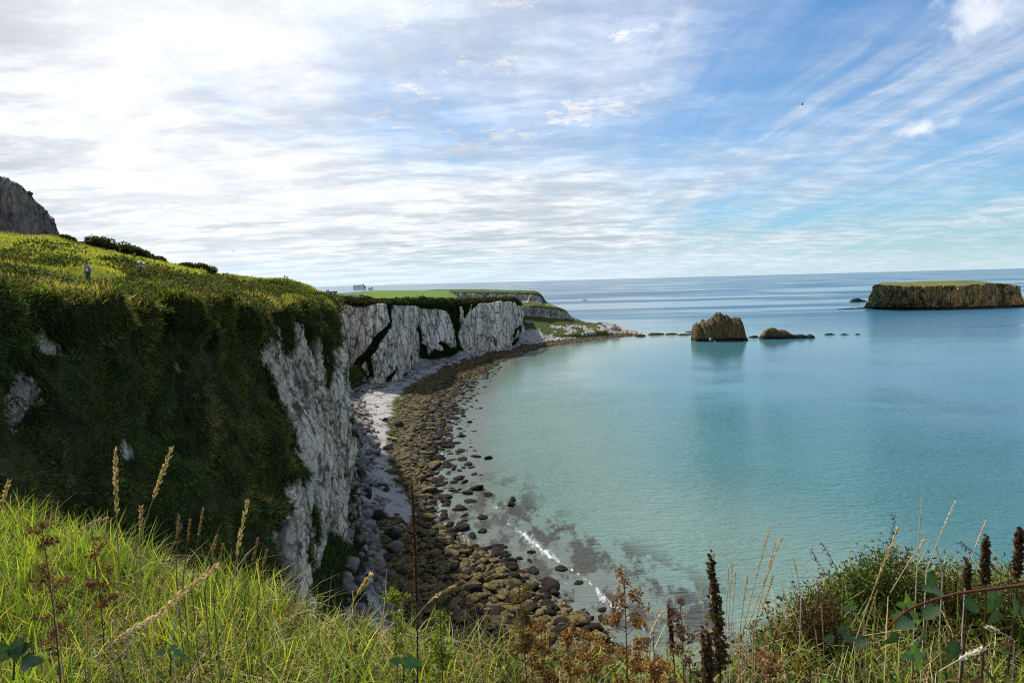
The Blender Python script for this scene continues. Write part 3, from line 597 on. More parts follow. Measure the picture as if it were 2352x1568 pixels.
# ------------------------------------------------------------------ beach
BE = [  # rows: foot, top, weed, waterline, below
 [(1482,767,.2),(1482,768,.3),(1481,769,.3),(1480,770,0),(1496,774,-2)],
 [(1440,757,3),(1441,761,2.6),(1442,765,1.6),(1444,772,0),(1452,780,-2)],
 [(1385,752,6),(1385,757,5),(1387,768,2),(1390,778,0),(1400,789,-2)],
 [(1310,762,7),(1312,767,5),(1314,777,2),(1318,788,0),(1328,800,-2)],
 [(1241,768,7),(1241,776,4.5),(1243,786,2),(1247,797,0),(1260,812,-2)],
 [(1165,783,8),(1167,790,5),(1172,800,2),(1190,818,0),(1215,832,-2)],
 [(1108,789,8),(1110,800,5),(1116,812,2),(1140,836,0),(1165,850,-2)],
 [(1000,814,8),(1010,829,5),(1030,843,2),(1095,866,0),(1130,885,-2)],
 [(935,838,8),(950,856,4.5),(985,866,2),(1070,886,0),(1120,905,-2)],
 [(870,848,9),(885,875,4),(935,893,2),(1055,915,0),(1110,930,-2)],
 [(780,885,13),(815,905,4),(915,935,2.2),(1040,960,0),(1100,975,-2)],
 [(765,950,18),(828,945,5),(900,975,2.3),(1015,1000,0),(1100,1015,-2)],
 [(765,1020,19),(845,1010,6),(895,1030,2.4),(1005,1050,0),(1105,1060,-2)],
 [(765,1100,19),(838,1085,6),(915,1095,2.2),(1008,1110,0),(1110,1120,-2)],
 [(765,1190,19),(848,1160,6),(955,1180,1.4),(1000,1192,0),(1105,1205,-2)],
 [(765,1290,18),(858,1240,6.5),(930,1235,3.4),(1080,1256,0),(1185,1270,-2)],
 [(750,1390,18),(868,1330,7),(960,1320,3.4),(1205,1335,0),(1300,1350,-2)],
 [(740,1500,16),(890,1450,7),(1040,1430,3.4),(1345,1445,0),(1450,1450,-2)],
 [(740,1700,14),(920,1600,7),(1120,1560,3.4),(1480,1570,0),(1600,1570,-2)],
 [(740,1950,12),(1000,1850,7),(1250,1800,3.4),(1750,1800,0),(1900,1800,-2)],
]
C4 = np.array([[at_z(*p) for p in r_] for r_ in BE])
inl = C4[:, :1] + (C4[:, :1] - C4[:, 1:2]) / np.linalg.norm((C4[:, :1] - C4[:, 1:2])[..., :2], axis=-1)[..., None] * 14; k_ = np.ones((len(C4), 1, 1)); k_[0] = .05; k_[1] = .3; inl = C4[:, :1] + (inl - C4[:, :1]) * k_; inl[..., 2] = C4[:, :1, 2] + 5 * k_[..., 0]
dp = C4[:, -1:] + (C4[:, -1:] - C4[:, -2:-1]) * 1.2; dp[..., 2] = -8
C4 = np.concatenate([inl, C4, dp], 1)
P4, s4, t4 = loft(C4, 1000, 300, .7)
S4, T4 = np.meshgrid(s4, t4, indexing='ij')
n4 = fbm(P4, .08, 4, 300)
lower = sstep(T4 + n4 * .5, 2.75, 3.1)                       # weedy boulder ground
f1, f2, cid = worley(P4[..., 0] / 1.7 + fbm(P4, .3, 2, 310), P4[..., 1] / 1.7 + fbm(P4, .3, 2, 311), 33)
cob = np.sqrt(np.clip(1 - (f1 / .75) ** 2, 0, 1)) * (.3 + .7 * cid)
reef = sstep(S4, 14.3, 15.6) * sstep(T4, 1.9, 2.4) * (1 - sstep(T4, 4.2, 4.9))
z_ = .5 * n4 * sstep(T4, .8, 1.2) + lower * (1 - sstep(T4, 4.2, 4.6)) * (cob * .55 + .35 * fbm(P4, .35, 3, 312) - .25) + reef * (.8 * cob + 1.0 * fbm(P4, .14, 4, 313) + .1)
z_ += (1 - lower) * .10 * fbm(P4, 1.0, 3, 314)
bank = sstep(T4, 1.9, 1.3) * band(S4, 8.8, 30, .6)
z_ += bank * 1.2 * fbm(P4, .16, 4, 315)
P4[..., 2] += z_
def beach_mat():
    m, n, b, out = new_mat('shingle'); p = pos(n); t = n.attr('bt', 'Fac'); vg = n.attr('veg', 'Fac'); sp_ = n.attr('bs', 'Fac')
    v1 = n.voro(p, 2.2, 'F1', 1); v2 = n.voro(p, 5.5, 'F1', 1); e1 = n.voro(p, 2.2, 'DISTANCE_TO_EDGE')
    g = n.noise(p, .18, 6, .65); g2 = n.noise(p, 1.1, 6, .7)
    peb = n.mix(.5, n.mix(.5, (.34, .34, .35), v2, 'MULTIPLY'), (.42, .40, .375))
    peb = n.mix(n.ss(g2, .45, .7, 0, .5), peb, (.54, .51, .475)); peb = n.mix(n.ss(n.add(g, n.mul(n.sub(g2, .5), .3)), .50, .60, 0, .85), peb, (.13, .125, .12))
    hue = n.new('ShaderNodeSeparateColor'); n.l.new(v1, hue.inputs[0])
    weed = n.mix(hue.outputs[0], (.045, .036, .014), (.155, .115, .042)); weed = n.mix(n.ss(hue.outputs[1], .70, .9, 0, .8), weed, (.06, .085, .008))
    weed = n.mix(n.ss(g2, .4, .7), weed, (.03, .026, .014)); weed = n.mix(n.ss(e1, .10, .0, 0, .85), weed, (.012, .011, .009))
    wet = n.mix(n.ss(g2, .35, .65), (.012, .011, .009), (.045, .032, .018))
    tt = n.add(t, n.add(n.mul(n.sub(g, .5), 1.1), n.mul(n.sub(g2, .5), .5)))
    c = n.mix(n.ss(tt, 2.75, 2.95), peb, weed); c = n.mix(n.ss(tt, 3.35, 3.7), c, wet)
    # broken limestone pavement at the near end
    c = n.mix(n.mul(n.ss(sp_, 14.6, 15.4), n.ss(tt, 2.1, 2.3)), c, n.mix(n.ss(g2, .35, .65), (.035, .028, .018), (.17, .135, .075)))
    vn = n.add(vg, n.add(n.mul(n.sub(n.noise(p, .4, 6, .7), .5), .8), n.mul(n.sub(g2, .5), .3)))
    vc = n.mix(n.ss(n.noise(p, .9, 7, .75), .38, .66), (.010, .020, .005), (.045, .085, .012))
    earth = n.mix(g2, (.07, .045, .03), (.16, .14, .13))
    c = n.mix(n.ss(vn, .32, .40), c, earth); c = n.mix(n.ss(vn, .44, .52), c, vc)
    n.l.new(c, b.inputs['Base Color']); b.inputs['Specular IOR Level'].default_value = .3
    n.l.new(n.ss(tt, 3.2, 3.7, .9, .35), b.inputs['Roughness'])
    n.l.new(n.bump(n.add(n.mul(n.ss(e1, 0, .25), .5), n.add(n.mul(g2, .7), n.mul(n.noise(p, 5, 4, .7), .4))), .8, .35), b.inputs['Normal'])
    return m
N4 = gnormal(P4); f4 = gridfaces(len(s4), len(t4)); 
if N4[500, 100, 2] < 0: f4 = f4[:, ::-1]
vg4 = bank * 1.15 + .0 * S4
me = mesh_np('beach', P4, f4, beach_mat(), {'bt': T4, 'bs': S4, 'veg': vg4}); tag(link('beach', me), kind='structure')
build_sea()

# ------------------------------------------------------------------ small builders
def bm_new(): return bmesh.new()
def box(bm, c, s, rz=0.0, bev=0.0):
    r = bmesh.ops.create_cube(bm, size=1.0); vs = r['verts']
    bmesh.ops.scale(bm, vec=s, verts=vs)
    if bev: 
        ed = list({e for v in vs for e in v.link_edges}); q = bmesh.ops.bevel(bm, geom=ed, offset=bev, segments=2, affect='EDGES', profile=.5)
        vs = list({v for f in q['faces'] for v in f.verts} | {v for v in vs if v.is_valid})
    bmesh.ops.rotate(bm, verts=vs, cent=(0, 0, 0), matrix=Matrix.Rotation(rz, 3, 'Z'))
    bmesh.ops.translate(bm, vec=c, verts=vs); return vs
def tube(bm, pts, rads, seg=6):
    rings = []; pts = [Vector(p) for p in pts]
    for i, p in enumerate(pts):
        d = (pts[min(i + 1, len(pts) - 1)] - pts[max(i - 1, 0)]).normalized(); a = d.orthogonal().normalized(); b = d.cross(a)
        r = rads[i] if hasattr(rads, '__len__') else rads
        rings.append([bm.verts.new(p + (a * math.cos(t) + b * math.sin(t)) * r) for t in [2 * math.pi * k / seg for k in range(seg)]])
    for r0, r1 in zip(rings[:-1], rings[1:]):
        for k in range(seg): bm.faces.new((r0[k], r0[(k + 1) % seg], r1[(k + 1) % seg], r1[k]))
    bm.faces.new(rings[0][::-1]); bm.faces.new(rings[-1])
def bobj(name, bm, mat, parent=None, smooth=False):
    me = bpy.data.meshes.new(name); bmesh.ops.recalc_face_normals(bm, faces=bm.faces); bm.to_mesh(me); bm.free(); me.materials.append(mat)
    if smooth: me.shade_smooth()
    return link(name, me, parent)
def ico(sub):
    bm = bmesh.new(); bmesh.ops.create_icosphere(bm, subdivisions=sub, radius=1); bm.verts.ensure_lookup_table()
    v = np.array([x.co for x in bm.verts]); f = np.array([[q.index for q in x.verts] for x in bm.faces]); bm.free(); return v, f
ICO = {k: ico(k) for k in (1, 2, 3, 4)}
def rockshape(sub, seed, flat=.6, ang=0.0, rough=.30):
    v, f = ICO[sub]; o = np.array([seed * 7.7, seed * 3.1, 0])
    r = 1 + rough * fbm(v + o, 1.1, 3, seed) + .12 * fbm(v + o, 3.0, 3, seed + 5) + .10 * fbm(v + o, 7, 2, seed + 6)
    p = v * r[:, None]
    rg = np.random.default_rng(seed)
    for _ in range(int(ang)):                       # split faces of broken blocks
        n = rg.normal(size=3); n /= np.linalg.norm(n); d = rg.uniform(.55, .8); h = p @ n
        p -= np.maximum(h - d, 0)[:, None] * n * .92
    return p * [1, 1, flat], f

# ------------------------------------------------------------------ rocks out at sea
def basalt_mat(name, hi=(.20, .145, .05), mid=(.085, .07, .045), low=(.012, .011, .012), top=(.10, .115, .03), tide=3.0, topz=999., ws=1.0):
    m, n, b, out = new_mat(name); p = pos(n); sp = n.new('ShaderNodeSeparateXYZ'); n.l.new(p, sp.inputs[0]); z = sp.outputs[2]
    pv = n.mapv(p, (0, 0, 0), (0, 0, 0), (1, 1, .22))
    a = n.noise(pv, .35 * ws, 6, .65); c1 = n.noise(p, .9 * ws, 5, .7); g = n.noise(p, .14 * ws, 4, .6)
    c = n.mix(n.ss(a, .40, .62), mid, hi); c = n.mix(n.ss(c1, .52, .7, 0, .8), c, tuple(x * .3 for x in mid))
    c = n.mix(n.ss(g, .50, .64, 0, .8), c, (.045, .065, .018)); c = n.mix(n.ss(n.noise(p, .6 * ws, 5, .7), .62, .7, 0, .6), c, (.38, .36, .34))
    zz_ = n.add(z, n.mul(n.sub(c1, .5), 3.0)); c = n.mix(n.ss(zz_, tide + 1.2, tide - .4), c, low)
    nz = n.new('ShaderNodeSeparateXYZ'); n.l.new(n.new('ShaderNodeNewGeometry').outputs['Normal'], nz.inputs[0])
    c = n.mix(n.mul(n.ss(nz.outputs[2], .72, .9), n.ss(z, topz - 2, topz)), c, n.mix(a, top, tuple(x * 1.35 for x in top)))
    e = n.voro(n.mapv(p, (0, 0, 0), (0, 0, 0), (1, 1, .12)), .45 * ws, 'DISTANCE_TO_EDGE')
    c = n.mix(n.ss(e, .08, 0, 0, .55), c, low)
    n.l.new(c, b.inputs['Base Color']); b.inputs['Roughness'].default_value = .85
    n.l.new(n.bump(n.add(n.mul(n.ss(e, 0, .2), .8), n.add(a, c1)), .9, .9 / ws), b.inputs['Normal'])
    return m
M_stack = basalt_mat('lichened_basalt', (.18, .11, .03), (.065, .048, .028), tide=2.8)
M_island = basalt_mat('island_basalt', (.60, .35, .09), (.21, .165, .11), tide=3.2, topz=34, top=(.12, .13, .035), ws=.55)
M_reef = basalt_mat('reef_rock', (.17, .13, .06), (.08, .06, .035), tide=.25, ws=1.6)
M_dark = basalt_mat('dark_reef', (.05, .035, .025), (.022, .018, .015), tide=.5, ws=2)
def ridge_rock(name, sil, vb, thick, mat, label, cat, seed=1, nx_=150, ny_=70, rough=1.0, group=None):
    """a rock as high ground rising out of the water; sil gives its skyline"""
    y0 = at_z(sil[0][0], vb, 0)[1]; yc = y0 + thick * .5; us = np.array([a for a, b in sil], float)
    xs = np.array([at_y(a, b, yc)[0] for a, b in sil]); zs = np.array([at_y(a, b, yc)[2] for a, b in sil])
    x = np.linspace(xs[0] - .6, xs[-1] + .6, nx_); H = np.interp(x, xs, zs)
    H[0] = H[-1] = -1.5
    y = np.linspace(-1, 1, ny_); Xg, Yg = np.meshgrid(x, y, indexing='ij')
    wx = Xg + rough * .22 * fbm(np.stack([Xg, Yg * thick, 0 * Xg], -1), .35, 3, seed)
    half = thick * .5 * (.55 + .45 * np.sin(np.pi * np.clip((Xg - x[0]) / (x[-1] - x[0]), 0, 1)) ** .6)
    yy = Yg * half * 1.02; prof = 1 - np.abs(Yg + .12 * fbm(np.stack([Xg, 0 * Xg, 0 * Xg], -1), .3, 2, seed + 2)) ** 3.6
    Hh = np.interp(wx, x, H); nn = fbm(np.stack([Xg, yy * .5, 0 * Xg], -1), .5, 4, seed + 3)
    colm = worley(Xg / 2.2, yy / 2.2, seed + 4)[2]
    z = np.maximum(Hh, -1.5) * np.clip(prof, 0, 1) * (1 + rough * (.10 * nn + .14 * (colm - .5) * (np.abs(Yg) > .25))) - 1.6 * (1 - np.clip(prof * 1.4, 0, 1)) 
    z[0] = z[-1] = -1.6
    yy = yy + rough * .5 * nn
    V = np.stack([Xg, yy + yc, z], -1); c0 = np.array([x.mean(), yc, 0]); V = V - c0
    me = mesh_np(name, V, gridfaces(nx_, ny_), mat); o = link(name, me, loc=tuple(c0)); return tag(o, label, cat, group)
ridge_rock('sea_stack', [(1591, 784), (1593, 768), (1594, 747), (1598, 743), (1603, 742), (1606, 746), (1607, 756), (1609, 757), (1611, 742), (1615, 737), (1620, 736), (1623, 741), (1625, 748), (1627, 738), (1631, 730), (1638, 729), (1642, 724), (1646, 722), (1652, 719), (1658, 721), (1664, 725), (1672, 728), (1680, 731), (1685, 733), (1690, 730), (1694, 729), (1699, 735), (1703, 745), (1706, 758), (1708, 768), (1712, 777), (1714, 784)],
           786, 26, M_stack, 'tall ochre rock stack with two small pillars on its left, standing in the bay', 'sea stack', 3, 220, 110)
ridge_rock('skerry', [(1744, 779), (1748, 772), (1753, 763), (1760, 757), (1768, 754), (1774, 752), (1780, 754), (1786, 758), (1796, 757), (1806, 760), (1812, 765), (1826, 769), (1838, 767), (1850, 770), (1855, 771), (1862, 767), (1868, 772), (1871, 779)],
           780, 12, M_stack, 'long low humped rock with brown top and black base, right of the tall stack', 'rock', 5, 160, 60, .7)
for i_, (sil, vb, th, lab, mt) in enumerate([
    ([(1717, 775), (1722, 773), (1733, 770), (1739, 771), (1741, 773)], 775.5, 3, 'small dark rock awash between the tall stack and the long low rock', M_dark),
    ([(1894, 768), (1898, 766), (1908, 765), (1916, 767), (1919, 768)], 769, 3, 'flat dark rock, nearest of three to the long low rock', M_dark),
    ([(1931, 768), (1936, 766), (1940, 765.5), (1945, 767), (1953, 768.4)], 769, 3, 'small dark rock with a tail, middle of three in open water', M_dark),
    ([(1964, 768), (1967, 766), (1970, 765.5), (1974, 767), (1977, 768)], 768.6, 3, 'tiniest dark rock, farthest right of three in open water', M_dark),
    ([(1489, 768), (1493, 765), (1500, 764), (1512, 764), (1524, 765), (1526, 768)], 769.5, 6, 'flat tan reef slab, second from the point of the spit', M_reef),
    ([(1527, 768), (1532, 765), (1545, 764), (1556, 766), (1558, 768)], 769, 5, 'flat tan reef slab in the middle of the chain towards the tall stack', M_reef),
    ([(1558, 768.5), (1564, 766), (1580, 766), (1586, 769)], 770, 4, 'narrow tan reef slab near the left foot of the tall stack', M_reef),
    ([(1583, 766), (1588, 764.5), (1596, 765), (1600, 767)], 768, 4, 'low dark slab touching the left foot of the tall stack', M_dark),
    ([(1574, 762), (1580, 760.5), (1600, 760), (1606, 762)], 763, 4, 'thin dark slab behind the chain of reef slabs', M_dark),
    ([(1424, 764), (1436, 762), (1450, 761.5), (1462, 763)], 765, 4, 'thin dark slab just off the seaward side of the spit', M_dark),
    ([(1436, 759), (1444, 757.5), (1450, 757.5), (1454, 759)], 760, 4, 'tiny dark slab farthest off the spit', M_dark),
    ([(1456, 773), (1464, 770), (1478, 769), (1484, 772)], 773.5, 4, 'dark slab at the very point of the spit', M_dark),
    ([(1952, 692), (1956, 688), (1964, 685), (1970, 684), (1976, 687), (1988, 690), (1992, 693)], 693.5, 12, 'dark hump of rock off the left end of the flat-topped island', M_dark),
    ([(1336, 690), (1341, 688.7), (1346, 688.6), (1352, 690)], 690.4, 5, 'far small dark rock out at sea beyond the headland', M_dark)]):
    ridge_rock('skerry', sil, vb, th, mt, lab, 'rock', 20 + i_, 50, 24, .5)
ridge_rock('rock_mound', [(1380, 768), (1388, 761), (1396, 754), (1404, 748), (1410, 745), (1418, 748), (1426, 757), (1434, 763), (1440, 768)], 769, 16, M_head, 'pale grey rock mound near the end of the spit', 'rock', 61, 90, 50, .8)

def island():
    root = empty('rocky_island', at_z(2180, 709, 0)); tag(root, 'flat-topped steep island with ochre cliffs and a grass cap, far right', 'island')
    base = [at_z(1990, 706, 0), at_z(2010, 709.0, 0), at_z(2100, 710, 0), at_z(2200, 710, 0), at_z(2300, 706.5, 0), at_z(2362, 704, 0)]
    tp = [at_y(2016, 652, 880), at_y(2034, 655, 878), at_y(2100, 657.5, 870), at_y(2200, 655, 870), at_y(2300, 651, 880), at_y(2330, 655, 900)]
    cb = np.array(base); ctop = np.array(tp); ctop[:, 2] = np.clip(ctop[:, 2], 30, 40)
    bb = cb.copy(); bt = ctop.copy(); gb = np.array([40, 110, 140, 140, 120, 40.]); gt = np.array([12, 70, 100, 100, 80, 12.]); bb[:, 1] += gb; bt[:, 1] += gt
    for Q, g_, f0 in ((bb, gb, cb), (bt, gt, ctop)):
        Q[:, 0] *= 1 + g_ / f0[:, 1] * np.array([1.0, 1.0, .8, .6, .35, .3])
    bt[:, 2] += [1, 3, 5.0, 5.5, 3.5, 1]
    ringb = np.concatenate([cb, bb[::-1], cb[:1]]); ringt = np.concatenate([ctop, bt[::-1], ctop[:1]])
    n = 900; x = np.interp(np.linspace(0, 1, n), np.concatenate([[0], np.cumsum(np.linalg.norm(np.diff(ringb, axis=0), axis=1))]) / np.linalg.norm(np.diff(ringb, axis=0), axis=1).sum(), np.arange(len(ringb)))
    Rb = cr(ringb, x, .7); Rt = cr(ringt, x, .7); ctr = Rt.mean(0)
    t = np.concatenate([np.linspace(0, 1, 26)[:-1] * .0 + np.linspace(0, .5, 26)[:-1], np.linspace(.5, 1, 75)])
    V = np.zeros((n, len(t), 3))
    for j, tt in enumerate(t):
        if tt <= .5:
            k = tt / .5; p = ctr * (1 - k) + Rt * k
        else:
            k = (tt - .5) / .5; p = Rt * (1 - k) + Rb * k; p[:, 2] = Rt[:, 2] * (1 - k) - 2 * k
            foot = sstep(k, .86, 1.0)
            p[:, :2] = Rt[:, :2] + (Rb - Rt)[:, :2] * (k ** 1.5 if True else k); p[:, 2] = Rt[:, 2] * (1 - sstep(k, 0, .9) * .5 - k * .5) - 1.5 * k
        V[:, j] = p
    Nn = np.zeros_like(V); d = Rt[:, :2] - ctr[:2]; 
    tang = np.gradient(Rb, axis=0); nr_ = np.stack([tang[:, 1], -tang[:, 0], 0 * tang[:, 0]], -1); nr_ /= np.linalg.norm(nr_, axis=1)[:, None] + 1e-9
    arcb = np.concatenate([[0], np.cumsum(np.linalg.norm(np.diff(Rb, axis=0), axis=1))])[:, None] + 0 * V[..., 0]
    q = np.stack([arcb, 0 * arcb, V[..., 2]], -1); col_ = worley(arcb / 6.5, V[..., 2] / 40 + .4 * fbm(q, .1, 2, 402), 401)
    dd = 8 * (col_[2] - .5) + 3 * (worley(arcb / 3.0, V[..., 2] / 9, 408)[2] - .5) + 3.5 * fbm(q, (.12, 1, .02), 4, 403, ridged=True) - 2.5 * (1 - np.clip((col_[1] - col_[0]) / .2, 0, 1)) + 1.2 * fbm(q, .6, 3, 404)
    wgt = sstep(t, .47, .53)[None, :] * (1 - .5 * sstep(t, .93, 1))[None, :]
    V += nr_[:, None, :] * (dd * wgt)[..., None]
    V[..., 2] += (1 - wgt) * .8 * fbm(V, .08, 3, 405)
    V[-1] = V[0]
    V -= np.array(root.location)
    F = gridfaces(n, len(t)); jj = np.tile(np.arange(len(t) - 1), n - 1)
    def part(nm, msk, mat):
        Fs = F[msk]; ids, inv = np.unique(Fs, return_inverse=True)
        return link(nm, mesh_np(nm, V.reshape(-1, 3)[ids], inv.reshape(Fs.shape), mat), root)
    part('cliff', jj >= 24, M_island); part('grass_top', jj < 24, turf_mat('island_grass', (.09, .10, .025), (.12, .14, .03), (.14, .12, .05), .5, .3))
    # boulder apron round the foot and the low spit to the left
    vs, fs = [], []; k = 0
    for i in range(260):
        if i < 210: p = Rb[int(RNG.uniform(0, .47) * n)].copy(); p[:2] += RNG.normal(size=2) * [3, 2] - [0, 5]; s = RNG.uniform(1.2, 3.4)
        else: f_ = RNG.uniform(0, 1); p = at_z(1990 - 62 * f_, 708 + 2.5 * f_, 0); p[1] += RNG.normal() * 2; s = RNG.uniform(1.2, 2.6) * (1 - .5 * f_)
        v, f = rockshape(2, 900 + i % 9, .6, 2); a = RNG.uniform(0, 6.28); R_ = np.array([[math.cos(a), -math.sin(a), 0], [math.sin(a), math.cos(a), 0], [0, 0, 1]])
        vs.append((v @ R_.T) * s * [1.5, 1, 1] + [p[0], p[1], .4]); fs.append(f + k); k += len(v)
    V2 = np.concatenate(vs) - np.array(root.location); link('shore_boulders', mesh_np('shore_boulders', V2, np.concatenate(fs), M_dark), root)['kind'] = 'stuff'
island()

# ------------------------------------------------------------------ boulders on the shore
def boulder_mat(name, cols, tide=None, rough=.8, top=None):
    m, n, b, out = new_mat(name); p = pos(n); ob = objc(n)
    rnd = n.new('ShaderNodeObjectInfo').outputs['Random']; cc = n.attr('Col')
    g = n.noise(p, 1.6, 6, .7); g2 = n.noise(p, 5.0, 5, .7); isl = n.noise(p, .5, 3, .5)
    c = n.mix(n.ss(n.add(n.mul(g, .8), n.mul(isl, .4)), .45, .72), cols[0], cols[1]); c = n.mix(n.ss(g2, .5, .72, 0, .75), c, cols[2])
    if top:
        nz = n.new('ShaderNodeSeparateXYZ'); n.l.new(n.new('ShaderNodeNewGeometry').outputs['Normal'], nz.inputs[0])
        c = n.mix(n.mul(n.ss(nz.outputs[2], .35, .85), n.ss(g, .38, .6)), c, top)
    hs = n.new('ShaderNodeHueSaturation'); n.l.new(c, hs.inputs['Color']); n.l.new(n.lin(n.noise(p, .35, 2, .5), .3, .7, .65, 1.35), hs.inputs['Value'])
    n.l.new(hs.outputs[0], b.inputs['Base Color']); b.inputs['Roughness'].default_value = rough; b.inputs['Specular IOR Level'].default_value = .10
    n.l.new(n.bump(n.add(g, n.mul(g2, .7)), .9, .22), b.inputs['Normal']); return m
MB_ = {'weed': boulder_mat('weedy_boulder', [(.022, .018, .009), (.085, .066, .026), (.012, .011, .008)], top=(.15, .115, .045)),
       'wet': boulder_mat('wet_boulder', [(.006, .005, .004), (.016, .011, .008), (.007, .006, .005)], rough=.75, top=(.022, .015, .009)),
       'grey': boulder_mat('grey_block', [(.13, .11, .09), (.24, .205, .175), (.06, .05, .042)]),
       'black': boulder_mat('dark_block', [(.018, .016, .016), (.05, .045, .045), (.012, .012, .012)]),
       'pale': boulder_mat('pale_block', [(.38, .36, .34), (.5, .47, .44), (.2, .19, .18)]),
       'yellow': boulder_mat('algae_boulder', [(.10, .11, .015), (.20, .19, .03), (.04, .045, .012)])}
BM_ = {}
for kd, mt in MB_.items():
    for k in range(6):
        v, f = rockshape(3, 500 + k + (20 if kd in ('grey', 'black', 'pale') else 0), .58 if kd in ('weed', 'wet', 'yellow') else .78, 8 if kd in ('weed', 'wet', 'yellow') else 9, .42)
        BM_[kd, k] = mesh_np('boulder', v, f, mt, smooth=False)
BL = {'wet': ('dark wet boulder standing in the shallow water off the beach', 'dark boulders in the shallows'),
      'weed': ('olive brown weed-covered boulder in the packed band above the waterline', 'weed-covered boulders along the shore'),
      'grey': ('grey broken block fallen at the foot of the cliff beside the beach', 'grey fallen blocks at the cliff foot'),
      'black': ('near-black angular block at the top of the beach', 'black blocks at the top of the beach'),
      'pale': ('pale limestone block lying on the white shingle', 'pale blocks on the shingle'),
      'yellow': ('yellow-green algae-covered boulder at the edge of the white shingle', 'algae-covered boulders by the shingle')}
n_b = 0
def boulder(p, w, kd, flat=1.0, label=None, sx=None):
    global n_b
    o = link('boulder', BM_[kd, int(RNG.integers(6))]); o.location = tuple(p); o.rotation_euler = (RNG.normal() * .12, RNG.normal() * .12, RNG.uniform(0, 6.28))
    s = w / 2; o.scale = (s * RNG.uniform(.95, 1.35) * (sx or 1), s * RNG.uniform(.65, 1.05), s * flat * RNG.uniform(.6, 1.15)); n_b += 1
    tag(o, label or BL[kd][0], 'boulder', None if label else BL[kd][1]); return o
SPEC = [(1190,225,60),(1150,272,60),(1110,45,60),(1040,205,70),(1060,183,50),(985,180,60),(1085,290,90),(1165,327,50),(1360,372,60),(1195,382,60),(1225,408,70),(1135,430,50),(1268,477,45),(1165,497,80),(1138,528,60),(1280,563,100),(1045,540,70),(1225,595,80),(1365,610,80),(1150,590,40),(1080,612,110),(1240,650,90),(1080,670,80),(1185,690,80),(1520,643,60),(1510,672,70),(1320,755,75),(1260,877,70),(1100,865,50),(1080,885,40),(1110,937,45),(1175,972,80),(1310,980,120),(1395,1000,85),(1475,1005,80),(1645,985,50),(1465,950,50),(1645,1100,100),(1300,1080,100),(1400,1065,110),(1525,1150,140),(1770,1172,150),(1645,1225,100),(1735,1215,60),(1495,1240,80),(1720,1270,100),(1840,1095,70),(1950,1180,70),(1395,1230,100),(1400,1300,110),(1375,1185,80),(1250,1040,100),(2100,1355,60),(2120,1432,70),(1560,1380,90),(1310,1150,90),(1240,1110,90),(1450,1130,90),(1480,1190,80),(1330,1260,90),(1180,930,50),(1210,1030,80),(1500,1330,90),(1150,150,40),(1200,100,40),(1190,60,40)]
for (a, b_, wd) in SPEC:
    u, v = 643.1 + .35156 * a, 918.75 + .35156 * (b_ + wd * .15); p = at_z(u, v, 0); w_ = wd * .35156 * p[1] / FP
    p[2] = .0; boulder(p, w_ * 1.1, 'wet', .85)
for (a, b_, wd, kd, z0, lab) in [(1040,818,95,'weed',.3,'tan-topped boulder alone in the shallow pool beyond the sandy inlet'), (1187,818,95,'wet',.2,'dark knobbly boulder standing alone right of the tan-topped one in the shallow pool'),
        (925,490,95,'weed',1.2,None),(978,560,95,'weed',1.2,None),(1005,405,85,'weed',1.,None),(945,745,115,'weed',1.0,None),(700,290,80,'grey',3.5,None),(612,272,85,'grey',5,None),(560,330,90,'grey',6,None),(470,300,60,'grey',8,None),
        (690,125,45,'black',3,'solitary round black boulder on the upper shingle'),(765,150,75,'black',2.2,None),(640,752,120,'black',5,'broad black angular block beside the white sand inlet'),(560,585,90,'black',7,'tall dark block with mossy top rising from the sand'),(520,450,95,'black',9,'dark moss-capped outcrop block at the foot of the cliff, above the sand'),
        (745,850,110,'black',5.5,'tall black boulder at the head of the rock platform'),(540,720,90,'grey',8,None),(725,380,60,'grey',3,None),(1105,1345,120,'weed',3.2,None),(745,245,40,'yellow',3,None),(720,455,90,'weed',2.8,None),(600,960,70,'grey',8,None),(740,940,110,'grey',6.5,None),(700,1010,90,'black',6.5,None),(560,840,90,'grey',9,None),(660,1080,60,'pale',7,None)]:
    u, v = 643.1 + .35156 * a, 918.75 + .35156 * (b_ + wd * .2); p = at_z(u, v, z0); boulder(p, wd * .35156 * p[1] / FP * 1.15, kd, 1.25 if kd in ('black',) else 1.0, lab)
